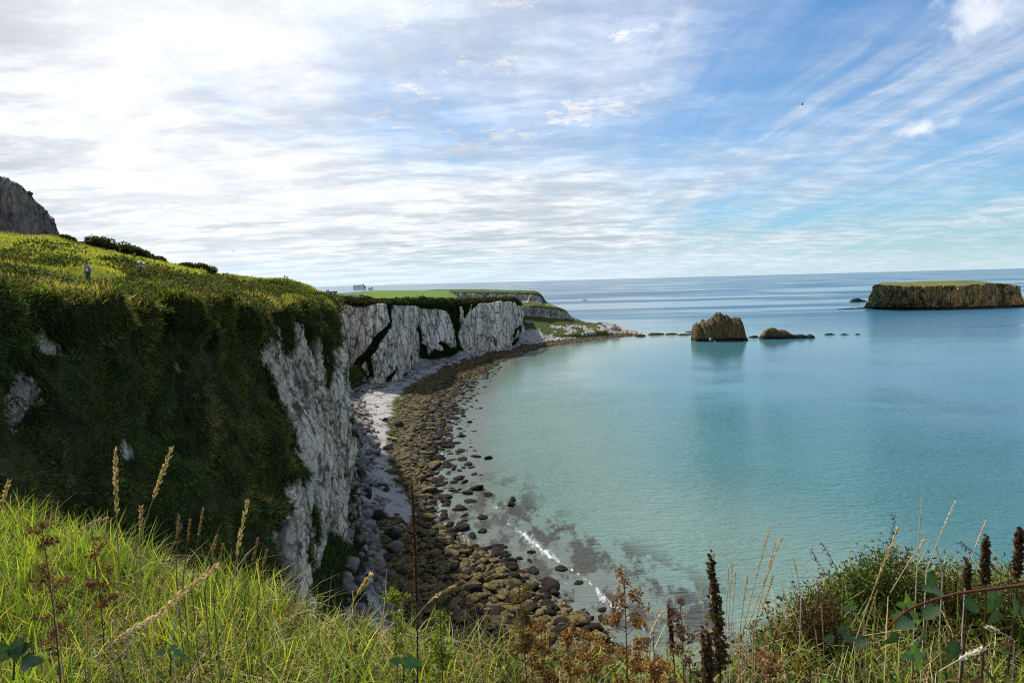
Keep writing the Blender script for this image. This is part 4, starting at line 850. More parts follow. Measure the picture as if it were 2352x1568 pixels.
# the rest: pick places on the beach sheet
def pick(n, cond, wt=None):
    m_ = np.where(cond.ravel())[0]; wgt = np.ones(len(m_)) if wt is None else wt.ravel()[m_]
    return m_[RNG.choice(len(m_), n, p=wgt / wgt.sum())]
P4f = P4.reshape(-1, 3); areaw = np.linalg.norm(np.cross(np.gradient(P4, axis=0), np.gradient(P4, axis=1)), axis=-1)
cand = []
tn = T4 + n4 * .5
for kd, n, cond, lo, hi in [('wet', 2300, (T4 > 3.45) & (T4 < 4.95) & (S4 > 6) & (S4 < 18), .9, 3.0), ('weed', 2700, (tn > 2.9) & (T4 < 3.8) & (S4 > 6.5) & (S4 < 18.3), .6, 2.5), ('grey', 1500, (T4 > 1.3) & (T4 < 2.35) & (S4 > 6.6) & (S4 < 18), .5, 3.4),
        ('black', 330, (T4 > 1.5) & (T4 < 2.6) & (S4 > 8.5), .5, 2.6), ('pale', 260, (T4 > 1.8) & (T4 < 2.9) & (S4 > 4), .4, 1.3), ('yellow', 170, (tn > 2.75) & (tn < 3.2) & (S4 > 7) & (S4 < 15), .6, 1.8),
        ('weed', 1500, (T4 > 2.2) & (T4 < 4.0) & (S4 > 14.3) & (S4 < 18.3), .8, 3.0), ('wet', 500, (T4 > 3.2) & (T4 < 4.1) & (S4 > 14.3) & (S4 < 18.3), .9, 3.2), ('weed', 2600, (tn > 2.8) & (T4 < 4.1) & (S4 > .3) & (S4 <= 7.5), .9, 2.8), ('pale', 2200, (T4 > 1.7) & (tn < 3.0) & (S4 > .3) & (S4 <= 6.5), .8, 2.6), ('grey', 500, (T4 > 1.2) & (tn < 2.6) & (S4 > .3) & (S4 <= 7), 1.0, 3.2)]:
    wt = areaw * (np.exp(-np.clip(T4 - 4, 0, 9) * 2.9) if kd == 'wet' else 1)
    for i in pick(n, cond, wt):
        q = RNG.uniform() ** (2.6 if kd not in ('weed', 'wet') else 2.2); cand.append((lo * .8 + (hi * 1.15 - lo * .8) * q, kd, P4f[i] + np.array([RNG.normal() * .3, RNG.normal() * .3, 0]), i))
cand.sort(key=lambda c: -c[0] / np.linalg.norm(c[2] - [0, 0, CH]))
left = 296 - n_b
parts_ = {}
LOW = {(kd, k): (lambda r: r)(rockshape(2, 600 + k + (20 if kd in ('grey', 'black', 'pale') else 0), .58 if kd in ('weed', 'wet', 'yellow') else .8, 8 if kd in ('weed', 'wet', 'yellow') else 8, .42)) for kd in MB_ for k in range(6)}
for ci, (w_, kd, p, i) in enumerate(cand):
    z = p[2]
    if kd == 'wet': z = max(z, -.04)
    elif kd in ('weed', 'yellow'): z = max(z, .0) + .08
    if ci < left: boulder((p[0], p[1], z), w_, kd, .85); continue
    v, f = LOW[kd, int(RNG.integers(6))]; a = RNG.uniform(0, 6.28); c_, s_ = math.cos(a), math.sin(a)
    vv = (v * [w_ / 2 * RNG.uniform(.9, 1.7), w_ / 2 * RNG.uniform(.6, 1.1), w_ / 2 * RNG.uniform(.45, 1.1)]) @ np.array([[c_, s_, 0], [-s_, c_, 0], [0, 0, 1]]) + [p[0], p[1], z]
    parts_.setdefault(kd, []).append((vv, f))
vs, fs, mi = [], [], []; k = 0; order = list(MB_)
for kd in order:
    for v, f in parts_.get(kd, []): vs.append(v); fs.append(f + k); mi.append(np.full(len(f), order.index(kd))); k += len(v)
o = link('shore_rocks', mesh_np('shore_rocks', np.concatenate(vs), np.concatenate(fs), mats=[MB_[k] for k in order], matidx=np.concatenate(mi), smooth=False))
tag(o, 'countless smaller rocks and weed-covered stones packed along the shore', 'rocks', kind='stuff')

# ------------------------------------------------------------------ crag on the skyline at the left edge
def crag():
    y = 128; sil = [(-330, 300), (-200, 340), (-100, 372), (-40, 392), (0, 402), (14, 407), (26, 413), (40, 420), (52, 428), (68, 446), (84, 462), (98, 472), (108, 484), (116, 495), (124, 500), (127, 512), (129, 520), (133, 532), (134, 548), (134, 575)]
    rows = []
    for i, (u, v) in enumerate(sil):
        tp = at_y(u, v, y + 3); bt = at_y(u, 585, y - 5 + 8 * (i / 18)); bk = tp * [1.22, 1.2, 1] + [0, 0, -2.5]; bkb = tp * [1.3, 1.25, 1]; bkb[2] = bt[2] - 5
        bt[0] = tp[0] + (.25 if i > 13 else 0); bt[2] = min(bt[2], tp[2] - .2)
        rows.append([bkb, bk, tp, tp + (bt - tp) * .5, bt])
    last_ = rows[-1]; rows.append([q * [1.24, 1.2, 1] for q in last_])
    P, s, t = loft(np.array(rows), 420, 260, .5); N = gnormal(smooth1(P, 4, 0)); S, T = np.meshgrid(s, t, indexing='ij')
    if N[100, 200, 1] > 0: N = -N
    face = sstep(T, 1.9, 2.15); arc = P[..., 0] + P[..., 1] * .3; q = np.stack([arc, 0 * arc, P[..., 2]], -1); w1 = worley(arc / 1.8 + .4 * fbm(q, .2, 2, 501), P[..., 2] / 7, 502); w2 = worley(arc / .8, P[..., 2] / 1.6, 505)
    fl_ = fbm(q, (.35, 1, .06), 4, 503, ridged=True)
    d = face * (1.1 * (w1[2] - .5) + .8 * fl_ + .4 * (w2[2] - .5) + .2 * fbm(P, 1.2, 3, 504) - .4 * (1 - np.clip((w1[1] - w1[0]) / .15, 0, 1))) + (1 - face) * .5 * fbm(P, .4, 3, 506)
    P = P + N * d[..., None]; veg = np.clip(sstep(T + .35 * fbm(P, .3, 3, 507), 2.12, 2.0) + sstep(fbm(P, .22, 3, 508), .22, .5) * .6 + sstep(T, 3.75, 4.0) * .6, 0, 1)
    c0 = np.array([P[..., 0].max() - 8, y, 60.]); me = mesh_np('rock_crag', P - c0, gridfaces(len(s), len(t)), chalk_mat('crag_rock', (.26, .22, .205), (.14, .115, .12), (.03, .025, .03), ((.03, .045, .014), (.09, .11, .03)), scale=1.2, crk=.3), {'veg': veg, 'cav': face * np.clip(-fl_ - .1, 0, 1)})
    tag(link('rock_crag', me, loc=tuple(c0)), 'steep grey-purple rock crag with mossy rim on the hilltop, left edge', 'crag')
crag()

# ------------------------------------------------------------------ foliage
def frames(d):
    d = d / (np.linalg.norm(d, axis=1, keepdims=True) + 1e-9); a = np.cross(d, np.where(np.abs(d[:, 2:3]) > .9, [[1., 0, 0]], [[0, 0, 1.]])); a /= np.linalg.norm(a, axis=1, keepdims=True) + 1e-9
    return d, a, np.cross(d, a)
def leaves(P, size, colr, dirs=None, asp=.55, fold=.0):
    """diamond leaves: 4 points each"""
    n = len(P); d = RNG.normal(size=(n, 3)) if dirs is None else dirs; d, a, b = frames(d); th = RNG.uniform(0, 6.28, (n, 1)); s_ = a * np.cos(th) + b * np.sin(th)
    L = np.broadcast_to(np.asarray(size).reshape(-1, 1), (n, 1)); w_ = L * asp * .5
    m_ = P + d * L * .45; nn = np.cross(d, s_)
    V = np.stack([P, m_ + s_ * w_ + nn * w_ * fold, P + d * L, m_ - s_ * w_ + nn * w_ * fold], 1)
    return V.reshape(-1, 3), np.arange(4 * n).reshape(n, 4), np.repeat(colr, 4, 0)
def blades(P, up, h, wd, bend, colr, tipc=None, k=3, yaw=None):
    """curved tapering grass blades"""
    n = len(P); up = up / np.linalg.norm(up, axis=1, keepdims=True); th = RNG.uniform(0, 2 * np.pi, n) if yaw is None else yaw
    hz_ = np.stack([np.cos(th), np.sin(th), 0 * th], -1); side = np.stack([-np.sin(th), np.cos(th), 0 * th], -1)
    tw = RNG.uniform(-1.2, 1.2, (n, 1)); side = side * np.cos(tw) + hz_ * np.sin(tw)
    h = np.broadcast_to(h, (n,))[:, None]; wd = np.broadcast_to(wd, (n,))[:, None]; bend = np.broadcast_to(bend, (n,))[:, None]
    vs = []; 
    for j in range(k + 1):
        t = j / k; c = P + up * h * (t - .30 * bend * t * t) + hz_ * h * bend * (t ** 1.8) * .9
        c = c - np.array([0, 0, 1]) * h * np.maximum(bend - .55, 0) * t ** 3 * .8
        ww = wd * .5 * (1 - t ** 1.6 * .92); vs += [c + side * ww, c - side * ww]
    V = np.stack(vs, 1); base = (np.arange(n) * 2 * (k + 1))[:, None, None]; q = np.array([[2 * j, 2 * j + 1, 2 * j + 3, 2 * j + 2] for j in range(k)])[None]
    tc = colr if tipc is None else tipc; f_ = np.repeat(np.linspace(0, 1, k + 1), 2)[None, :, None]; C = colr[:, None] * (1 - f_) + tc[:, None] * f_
    return V.reshape(-1, 3), (base + q).reshape(-1, 4), C.reshape(-1, 3)
class Acc:
    def __init__(s): s.v = []; s.f = []; s.c = []; s.k = 0
    def add(s, vfc):
        v, f, c = vfc; s.v.append(v); s.f.append(f + s.k); s.c.append(c); s.k += len(v)
    def mesh(s, name, mat=None, off=None, **kw):
        v = np.concatenate(s.v); 
        if off is not None: v = v - np.asarray(off)
        return mesh_np(name, v, np.concatenate(s.f), mat or M_leaf, cols=np.concatenate(s.c), smooth=False, **kw)
def pal(n, cols, jit=.2, p=None):
    c = np.array(cols)[RNG.choice(len(cols), n, p=p)]; return np.clip(c * (1 + jit * RNG.normal(size=(n, 1))) * (1 + .08 * RNG.normal(size=(n, 3))), .002, .8)
M_bark = plain('bark', (.06, .045, .03), .9, .3, 6)
def bush(loc, w_, h_, label, seed, cols, group=None, n=5000, ls=.22, name='bush', depth=None):
    root = empty(name, loc); tag(root, label, name if name != 'bush' else 'bush', group); A = Acc(); rg = np.random.default_rng(seed); depth = depth or w_
    nc = 26; th = rg.uniform(0, 6.28, nc); ph = rg.uniform(.05, 1, nc); r = rg.uniform(.55, .92, nc)
    cc = np.stack([np.cos(th) * r * np.sqrt(1 - (ph * .9) ** 2) * w_ * .42, np.sin(th) * r * np.sqrt(1 - (ph * .9) ** 2) * depth * .42, (.12 + ph * .72) * h_], -1)
    cc[:, 2] *= 1 - .35 * np.abs(cc[:, 0]) / (w_ * .5)
    sel_ = rg.integers(0, nc, n); dv = rg.normal(size=(n, 3)); dv /= np.linalg.norm(dv, axis=1, keepdims=True); rad = np.array([.20 * w_, .20 * depth, .22 * h_]) * rg.uniform(.7, 1.25, (nc, 1))[sel_]
    P = cc[sel_] + dv * rad * rg.uniform(.55, 1.08, (n, 1)) ** .6; P[:, 2] = np.maximum(P[:, 2], .05)
    A.add(leaves(P, rg.uniform(.6, 1.3, n) * ls, pal(n, cols, .25), dirs=dv + .6 * rg.normal(size=(n, 3)), asp=.6))
    link('crown', A.mesh('crown'), root); bm = bmesh.new()
    for k in range(7):
        e = cc[rg.integers(nc)]; tube(bm, [(0, 0, -.3), tuple(e * [.35, .35, .5]), tuple(e)], [.09 * h_ / 3, .06 * h_ / 3, .02], 5)
    bobj('trunk', bm, M_bark, root); return root
flatP1 = P1d.reshape(-1, 3); relP1 = flatP1 - np.array([0, 0, CH]); relP1 = relP1 / np.linalg.norm(relP1, axis=1, keepdims=True)
Tf, Sf = Tg.ravel(), Sg.ravel()
def hill(u, v, tlo=.3, thi=3.3):
    d = ray(u, v); d = d / np.linalg.norm(d); c = relP1 @ d; c = np.where((Tf > tlo) & (Tf < thi), c, -1); return flatP1[np.argmax(c)].copy()
DG = [(.018, .035, .010), (.030, .052, .014), (.045, .060, .020), (.060, .070, .028), (.05, .035, .02)]
def crestbush(u, vtop, wpx, name, label, seed, group=None, k=1.0):
    p = hill(u, 600, .85, 1.15) if False else None
    # stand on the crest line at that bearing
    m_ = np.where((Tf > .92) & (Tf < 1.0) & (Sf < 7))[0]; d = ray(u, 600); b0 = d[0] / d[1]; i = m_[np.argmin(np.abs(flatP1[m_, 0] / flatP1[m_, 1] - b0) + np.abs(Tf[m_] - .96) * .01)]
    p = flatP1[i].copy(); y = p[1]; zt = at_y(u, vtop, y)[2]; h_ = max(zt - p[2], 1.0) + .25; p[2] -= .3
    bush(tuple(p), wpx * y / FP, h_ * 1.12, label, seed, DG, group, int(2600 + 55 * wpx), .30, name)
crestbush(150, 541, 40, 'bush', 'small dark bush on the skyline at the foot of the grey crag', 1); crestbush(168, 549, 22, 'bush', 'small dark bush just left of the grey hut on the skyline', 2)
for i, (u, v, wp, lab) in enumerate([(222, 544, 48, 'first and tallest tree of the dark hilltop row, beside the grey hut'), (250, 548, 52, 'broad dark tree, second in the hilltop row from the hut'), (282, 560, 56, 'dark rounded tree, third in the hilltop row from the hut'), (312, 570, 54, 'dark rounded tree in the middle of the hilltop row'), (338, 580, 46, 'low dark tree near the lower end of the hilltop row'), (362, 592, 36, 'smallest dark tree at the lower end of the hilltop row')]):
    crestbush(u, v, wp, 'tree', lab, 10 + i, 'dark trees along the hilltop')
for i, (u, v, wp, lab) in enumerate([(425, 606, 40, 'low dark bush, highest of the three on the lower skyline'), (455, 606, 50, 'wide flat dark bush, middle of the three on the lower skyline'), (482, 615, 34, 'low dark bush, last before the bare ridge')]):
    crestbush(u, v, wp, 'bush', lab, 30 + i, 'low bushes on the lower skyline')

# ------------------------------------------------------------------ buildings and vehicles
M_white = plain('white_render', (.80, .79, .76), .8, .05); M_slate = plain('slate', (.06, .06, .07), .7, .2); M_glass = plain('window_glass', (.03, .04, .05), .1, .1, spec=.6)
M_wall = plain('grey_wall', (.18, .19, .21), .8, .15); M_buswhite = plain('bus_paint', (.75, .78, .82), .25, .03); M_busglass = plain('bus_glass', (.03, .09, .20), .08, .1, spec=.8); M_tyre = plain('tyre', (.02, .02, .02), .8)
M_busblue = plain('bus_blue', (.10, .28, .50), .25, .05)
def gable(bm, c, sx, sy, hgt, over=.25):
    x, y = sx / 2 + over, sy / 2 + over
    v = [bm.verts.new((c[0] + a, c[1] + b, c[2] + z)) for a, b, z in [(-x, -y, 0), (x, -y, 0), (x, y, 0), (-x, y, 0), (-x, 0, hgt), (x, 0, hgt)]]
    for q in [(0, 1, 5, 4), (2, 3, 4, 5), (0, 4, 3), (1, 2, 5), (3, 2, 1, 0)]: bm.faces.new([v[i] for i in q])
def house(u, vb, y, wl, label, wings, chim, name='house'):
    p = at_y(u, vb, y); root = empty(name, tuple(p)); tag(root, label, 'house')
    for (dx, sx, sy, hw, hr) in wings:
        bm = bmesh.new(); box(bm, (dx, 0, hw / 2 - .5), (sx, sy, hw + 1)); wo_ = bobj('wall', bm, M_white, root)
        bm = bmesh.new(); gable(bm, (dx, 0, hw + .003), sx, sy, hr); bobj('roof', bm, M_slate, root)
        for k in range(max(1, int(sx / 2.6))):
            bm = bmesh.new(); box(bm, (dx - sx / 2 + (k + .5) * sx / max(1, int(sx / 2.6)), -sy / 2 - .01, hw * .55), (.9, .08, 1.2)); bobj('window', bm, M_glass, root)
    for dx, z in chim:
        bm = bmesh.new(); box(bm, (dx, 0, z), (.9, .7, 2.0)); bobj('chimney', bm, M_white, root)
    return root
house(826, 665.5, 690, 14, 'white house with dark slate roofs and chimneys at the far edge of the green field', [(-2.5, 9, 6, 3.2, 2.2), (3.6, 4, 7, 4.6, 1.4), (6.0, 2.2, 5, 3.0, .9)], [(-5.6, 5.4), (-1.5, 5.9), (.8, 5.4), (4.6, 6.4)])
house(851, 665.8, 700, 6, 'small low outbuilding right of the white house beyond the field', [(0, 5, 4, 1.8, 1.1)], [(1.6, 3.0)], 'outbuilding')
def hut():
    p = at_y(187, 574, 112); root = empty('hut', tuple(p), .3); tag(root, 'grey flat-roofed hut on the skyline between the bush and the trees', 'hut')
    bm = bmesh.new(); box(bm, (0, 0, .2), (2.5, 2.2, 2.4)); bobj('wall', bm, M_wall, root); bm = bmesh.new(); box(bm, (0, 0, 1.47), (2.8, 2.5, .14)); bobj('roof', bm, M_slate, root)
    for dx in (-.7, .1, .9): bm = bmesh.new(); box(bm, (dx, -1.12, .85), (.5, .06, .6)); bobj('window', bm, M_glass, root)
hut()
def bus():
    p = at_y(761, 677.6, 425); root = empty('bus', tuple(p), math.radians(8)); tag(root, 'white coach with blue windows parked behind the cliff edge', 'bus')
    bm = bmesh.new(); box(bm, (0, 0, 1.75), (9.0, 2.5, 2.7), 0, .18); bobj('body', bm, M_buswhite, root, True)
    for i in range(6):
        bm = bmesh.new(); box(bm, (-2.6 + i * 1.3, -1.262, 2.15), (1.18, .04, 1.15)); bobj('window', bm, M_busglass, root)
    bm = bmesh.new(); box(bm, (-4.515, 0, 2.0), (.04, 2.2, 1.6)); bobj('windscreen', bm, M_busglass, root)
    bm = bmesh.new(); box(bm, (.3, -1.262, .95), (7.6, .03, .35)); bobj('stripe', bm, M_busblue, root)
    for dx in (-2.9, 2.6):
        for dy in (-1.1, 1.1):
            bm = bmesh.new(); bmesh.ops.create_cone(bm, cap_ends=True, segments=20, radius1=.5, radius2=.5, depth=.3, matrix=Matrix.Translation((dx, dy, .5)) @ Matrix.Rotation(math.pi / 2, 4, 'X')); bobj('wheel', bm, M_tyre, root)
bus()
def car(u, v, y, rz, label, body=(.7, .72, .75), L=4.3, H=1.45):
    p = at_y(u, v, y); root = empty('parked_car', tuple(p), rz); tag(root, label, 'car', 'cars parked behind the cliff edge')
    pr = [(-.5, .3), (-.5, .78), (-.42, .9), (-.30, H * .97), (.14, H), (.30, .92), (.49, .78), (.5, .3)]; bm = bmesh.new()
    A_ = [bm.verts.new((x * L, -.85 * (1 if z < 1 else .86), z)) for x, z in pr]; B_ = [bm.verts.new((x * L, .85 * (1 if z < 1 else .86), z)) for x, z in pr]
    bm.faces.new(A_); bm.faces.new(B_[::-1])
    for i in range(len(pr)): bm.faces.new((A_[i], B_[i], B_[(i + 1) % len(pr)], A_[(i + 1) % len(pr)]))
    bobj('body', bm, plain('car_paint', body, .25, .03), root)
    bm = bmesh.new(); box(bm, (-.06 * L, 0, H * .80), (.40 * L, 1.60, .32)); bobj('window', bm, M_glass, root)
    for dx in (-.32, .32):
        for dy in (-.78, .78):
            bm = bmesh.new(); bmesh.ops.create_cone(bm, cap_ends=True, segments=16, radius1=.32, radius2=.32, depth=.2, matrix=Matrix.Translation((dx * L, dy, .32)) @ Matrix.Rotation(math.pi / 2, 4, 'X')); bobj('wheel', bm, M_tyre, root)
for i, (u, lab, c_) in enumerate([(791, 'white van-like car, first of the parked row nearest the coach', (.75, .76, .78)), (799, 'white car second in the parked row', (.72, .74, .76)), (807, 'silver car in the middle of the parked row', (.5, .53, .56)), (815, 'pale blue-grey car fourth in the parked row', (.45, .52, .60)), (822, 'white car second from the right in the parked row', (.75, .75, .75)), (829, 'dark grey car at the right end of the parked row', (.12, .13, .15))]):
    car(u + 3, 680.4 + i * .12, 385, .1, lab, c_)

# ------------------------------------------------------------------ people
def skinned(name, verts, edges, rad, mat, parent, sub=1):
    me = bpy.data.meshes.new(name); me.from_pydata(verts, edges, []); o = bpy.data.objects.new(name, me); SC.collection.objects.link(o)
    md = o.modifiers.new('skin', 'SKIN'); md.use_smooth_shade = True; sv = me.skin_vertices[0].data
    for i, r in enumerate(rad): sv[i].radius = (r, r) if not hasattr(r, '__len__') else r
    sv[0].use_root = True; s = o.modifiers.new('sub', 'SUBSURF'); s.levels = s.render_levels = sub
    dg = bpy.context.evaluated_depsgraph_get(); m2 = bpy.data.meshes.new_from_object(o.evaluated_get(dg)); bpy.data.objects.remove(o); bpy.data.meshes.remove(me)
    m2.name = name; m2.materials.clear(); m2.materials.append(mat); return link(name, m2, parent)
M_skin = plain('skin', (.45, .27, .19), .6, .05)
def person(loc, rz, label, shirt, legs, hair=(.02, .015, .01), hat=None, pack=None, lean=0.0, group=None, h=1.72, stride=.12):
    root = empty('person', tuple(loc), rz); tag(root, label, 'person', group); k = h / 1.72
    V = [(0, 0, .95), (0, 0, 1.15), (0, 0, 1.38), (0, -.01, 1.48), (0, -.02, 1.56), (0, -.02, 1.66),
         (.10, 0, .90), (.11, -stride, .50), (.11, -stride * .4, .08), (.11, -stride * .4 - .16, .04), (-.10, 0, .90), (-.11, stride, .50), (-.11, stride * 1.6, .09), (-.11, stride * 1.6 - .15, .04),
         (.19, 0, 1.40), (.25, .02, 1.13), (.24, -.10, .90), (.24, -.14, .82), (-.19, 0, 1.40), (-.25, .02, 1.13), (-.24, -.10, .90), (-.24, -.14, .82), (0, -.115, 1.60)]
    V = [(a * k, (b - lean * max(0, c - .9)) * k, c * k) for a, b, c in V]
    E_ = [(0, 1), (1, 2), (2, 3), (3, 4), (4, 5), (0, 6), (6, 7), (7, 8), (8, 9), (0, 10), (10, 11), (11, 12), (12, 13), (2, 14), (14, 15), (15, 16), (16, 17), (2, 18), (18, 19), (19, 20), (20, 21), (4, 22)]
    R_ = [(.15, .11), (.13, .10), (.15, .10), .055, .095, .085, .085, .06, .04, .035, .085, .06, .04, .035, .06, .042, .033, .03, .06, .042, .033, .03, .018]
    skinned('body', V, E_, [tuple(x * k for x in r) if hasattr(r, '__len__') else r * k for r in R_], M_skin, root)
    ms_ = plain('shirt', shirt, .85, .08); ml = plain('trousers', legs, .85, .1)
    ix = [1, 2, 14, 15, 18, 19, 0]; mp = {a: i for i, a in enumerate(ix)}
    skinned('shirt', [V[i] for i in ix], [(0, 1), (mp[2], mp[14]), (mp[14], mp[15]), (mp[2], mp[18]), (mp[18], mp[19]), (0, mp[0])], [(.15 * k, .12 * k), (.17 * k, .12 * k), .075 * k, .058 * k, .075 * k, .058 * k, (.16 * k, .125 * k)], ms_, root)
    ix = [0, 6, 7, 8, 10, 11, 12]
    skinned('trousers', [V[i] for i in ix], [(0, 1), (1, 2), (2, 3), (0, 4), (4, 5), (5, 6)], [(.155 * k, .12 * k), .10 * k, .075 * k, .06 * k, .10 * k, .075 * k, .06 * k], ml, root)
    v, f = ICO[3]; hc = np.array(V[5]); hv = v * [.105 * k, .115 * k, .10 * k] * (1 + .06 * fbm(v, 3, 2, 3))[:, None] + hc + [0, .02, .02]; keep = (hv[f].mean(1)[:, 2] > hc[2] - .02) | (hv[f].mean(1)[:, 1] > hc[1] + .03)
    link('hair', mesh_np('hair', hv, f[keep], plain('hair', hair, .7)), root)
    if hat:
        bm = bmesh.new(); bmesh.ops.create_uvsphere(bm, u_segments=16, v_segments=8, radius=.13 * k, matrix=Matrix.Translation(tuple(hc + [0, 0, .05]))); bmesh.ops.create_cone(bm, cap_ends=True, segments=20, radius1=.20 * k, radius2=.15 * k, depth=.03, matrix=Matrix.Translation(tuple(hc + [0, 0, .04]))); bobj('hat', bm, plain('hat', hat, .8), root, True)
    if pack:
        bm = bmesh.new(); box(bm, (0, .20 * k, 1.25 * k), (.30, .18, .42), 0, .05); bobj('backpack', bm, plain('pack', pack, .8), root, True)
        for sx_ in (-.1, .1): bm = bmesh.new(); tube(bm, [(sx_, .12, 1.46 * k), (sx_, -.10, 1.45 * k), (sx_ * 1.2, -.15, 1.3 * k), (sx_ * 1.4, -.08, 1.1 * k)], .022, 6); bobj('strap', bm, plain('strap', (.02, .02, .03), .8), root)
    return root
def stand(u, vfeet, **k):
    return hill(u, vfeet, **k)
pp = hill(203, 651); person(pp, math.radians(20), 'person in white top with dark backpack straps and black hair on the near path', (.75, .76, .80), (.05, .06, .09), pack=(.03, .03, .05), h=1.72)
PERSONS = [(322, 639, 1.72, 'hatted person on the hillside path, the left of the pair in white hats', (.5, .5, .5), (.85, .84, .8)), (334, 640, 1.68, 'hatted person on the hillside path, the right of the pair in white hats', (.55, .5, .45), (.85, .84, .8)),
           (418, 648, 1.7, 'bare-headed dark-haired person on the hillside, uphill of another dark-haired walker', (.06, .05, .05), None), (443, 652, 1.66, 'bare-headed dark-haired walker, the lower one on the hillside', (.10, .07, .05), None)]
hidden = [pp]
for i, (u, v, h_, lab, sh_, ht) in enumerate(PERSONS):
    q = hill(u, v); hidden.append(q); person(q, .5 + i, lab, sh_, (.05, .05, .06), hat=ht, h=h_)
def ridge(u, y, off=0):
    m_ = np.where((Tf > .6) & (Tf < 2.2) & (Sf < 8.7))[0]; d = ray(u, 640); i = m_[np.argmin(np.abs(flatP1[m_, 0] / flatP1[m_, 1] - d[0] / d[1]) * 400 + np.abs(flatP1[m_, 1] - y))]; q = flatP1[i].copy(); q[2] += off; return q
person(ridge(654.5, 200), .3, 'dark-clothed walker on the ridge, left of the couple', (.02, .02, .03), (.02, .02, .03), h=1.80)
person(ridge(659.5, 200), -.4, 'walker in dark top and pink skirt on the ridge, right of the couple', (.03, .02, .03), (.25, .12, .20), h=1.66)
person(ridge(587, 200, -.1), .3, 'person in brown seen over the ridge, farthest left', (.10, .05, .03), (.03, .03, .03), hair=(.06, .03, .02)); person(ridge(612, 210, -.1), .8, 'person bending forward over the ridge in rust colour', (.16, .07, .04), (.03, .03, .03), lean=.5, hair=(.08, .04, .02))
person(ridge(634, 225, -.2), .1, 'only a small dark head and shoulders over the ridge, just left of the couple', (.03, .03, .03), (.03, .03, .03))

# ------------------------------------------------------------------ birds
def bird(u, v, y, s, rz, label, colr):
    root_p = at_y(u, v, y); v0, f0 = ICO[2]; b = v0 * [.10, .30, .09]; b[:, 0] *= 1 - .6 * np.clip(v0[:, 1], 0, 1); b[:, 1] -= np.where(v0[:, 1] < -.8, .06, 0)
    vs = [b]; fs = [f0]; k = len(b)
    for sg in (-1, 1):
        pts = [(0, .08, .02), (sg * .25, .12, .14), (sg * .62, -.02, .08), (sg * .70, -.10, .06), (sg * .28, -.04, .13), (0, -.10, .02)]
        w_ = np.array(pts); w2 = w_ + [0, 0, .012]; vs.append(np.concatenate([w_, w2])); t_ = [(0, 1, 4), (0, 4, 5), (1, 2, 3), (1, 3, 4)]
        fs.append(np.array([[k + a, k + b_, k + c] for a, b_, c in t_] + [[k + 6 + a, k + 6 + c, k + 6 + b_] for a, b_, c in t_])); k += 12
    o = link('seagull', mesh_np('seagull', np.concatenate(vs) * s, np.concatenate(fs), plain('feathers', colr, .8)), loc=tuple(root_p)); o.rotation_euler = (0, .2, rz); tag(o, label, 'bird')
bird(1843, 240, 120, 1.0, 1.2, 'lone bird high in the blue sky, right of centre', (.06, .06, .07)); bird(523, 508, 160, .9, .4, 'tiny bird against the clouds above the left hill', (.08, .08, .09)); bird(536, 577, 160, .9, 2.0, 'tiny bird low over the ridge, left of centre', (.08, .08, .09))

# ------------------------------------------------------------------ vegetation on the near hill and its dark face
area1 = np.linalg.norm(np.cross(np.gradient(P1d, axis=0), np.gradient(P1d, axis=1)), axis=-1).ravel()
Nd = gnormal(smooth1(smooth1(P1d, 3, 0), 3, 1)); Nd *= np.sign((Nd * N1).sum(-1, keepdims=True) + 1e-9); df = dist1.ravel(); rkf = rk.ravel(); upw = Nd.reshape(-1, 3); inview = (flatP1[:, 0] / np.maximum(flatP1[:, 1], 1) > -1.0) & (Sf < 9.6)
def spick(n, cond, wt): 
    m_ = np.where(cond & inview)[0]; w_ = wt[m_]; w_ = w_ / w_.sum(); return m_[RNG.choice(len(m_), n, p=w_)]
A = Acc()
# grass over the hilltop
ii = spick(120000, (Tf > .55) & (Tf < 3.25), area1 / df ** 1.5)
p = flatP1[ii] + RNG.normal(size=(len(ii), 3)) * [.08, .08, .0]; d_ = df[ii]
z1 = fbm(p, (.11, .11, .11), 4, 601); z2_ = fbm(p, (.5, .5, .5), 3, 602); Tz = Tf[ii]
lush = sstep(Tz, .85, 1.15) * (1 - sstep(Tz + .25 * z1, 1.9, 2.2)) * (Sf[ii] < 4.6)
strip = (1 - sstep(Tz, 1.06, 1.22)) * (Sf[ii] < 4.5)
strawz = sstep(fbm(p, (.09, .09, .09), 3, 603) + .5 * band(Sf[ii], 3.6, 5.4, .5) * sstep(Tz, 2.2, 2.8), .18, .4) * sstep(Tz, 1.9, 2.2)
Cg = pal(len(ii), [(.17, .20, .035), (.11, .15, .025), (.22, .22, .06), (.06, .095, .02)], .25)
Cl = pal(len(ii), [(.24, .26, .045), (.19, .23, .04), (.28, .27, .07)], .18); Cs = pal(len(ii), [(.34, .30, .12), (.26, .20, .08), (.20, .19, .05)], .2); Cb = pal(len(ii), [(.17, .13, .05), (.12, .10, .03), (.10, .12, .03)], .2)
C_ = Cg + (Cl - Cg) * lush[:, None]; C_ += (Cs - C_) * strawz[:, None] * .8; C_ += (Cb - C_) * strip[:, None] * .9; C_ *= (1 + .35 * z2_)[:, None]
hgt = np.clip(.28 + .2 * z2_ + .10 * RNG.normal(size=len(ii)), .12, .8) * np.clip(d_ / 35, .9, 2.2) * (1 - .45 * lush) * (1 + .4 * strawz)
A.add(blades(p, upw[ii] * .3 + [0.25, -.05, 1] + RNG.normal(size=p.shape) * .25, hgt, np.clip(d_ * .0011, .03, .2) * RNG.uniform(.7, 1.3, len(ii)), RNG.uniform(.1, .8, len(ii)), C_ * .85, C_ * 1.6, k=2))
tag(link('hill_grass', A.mesh('hill_grass')), 'yellow-green and straw coloured grass covering the left hill', 'grass', kind='stuff')
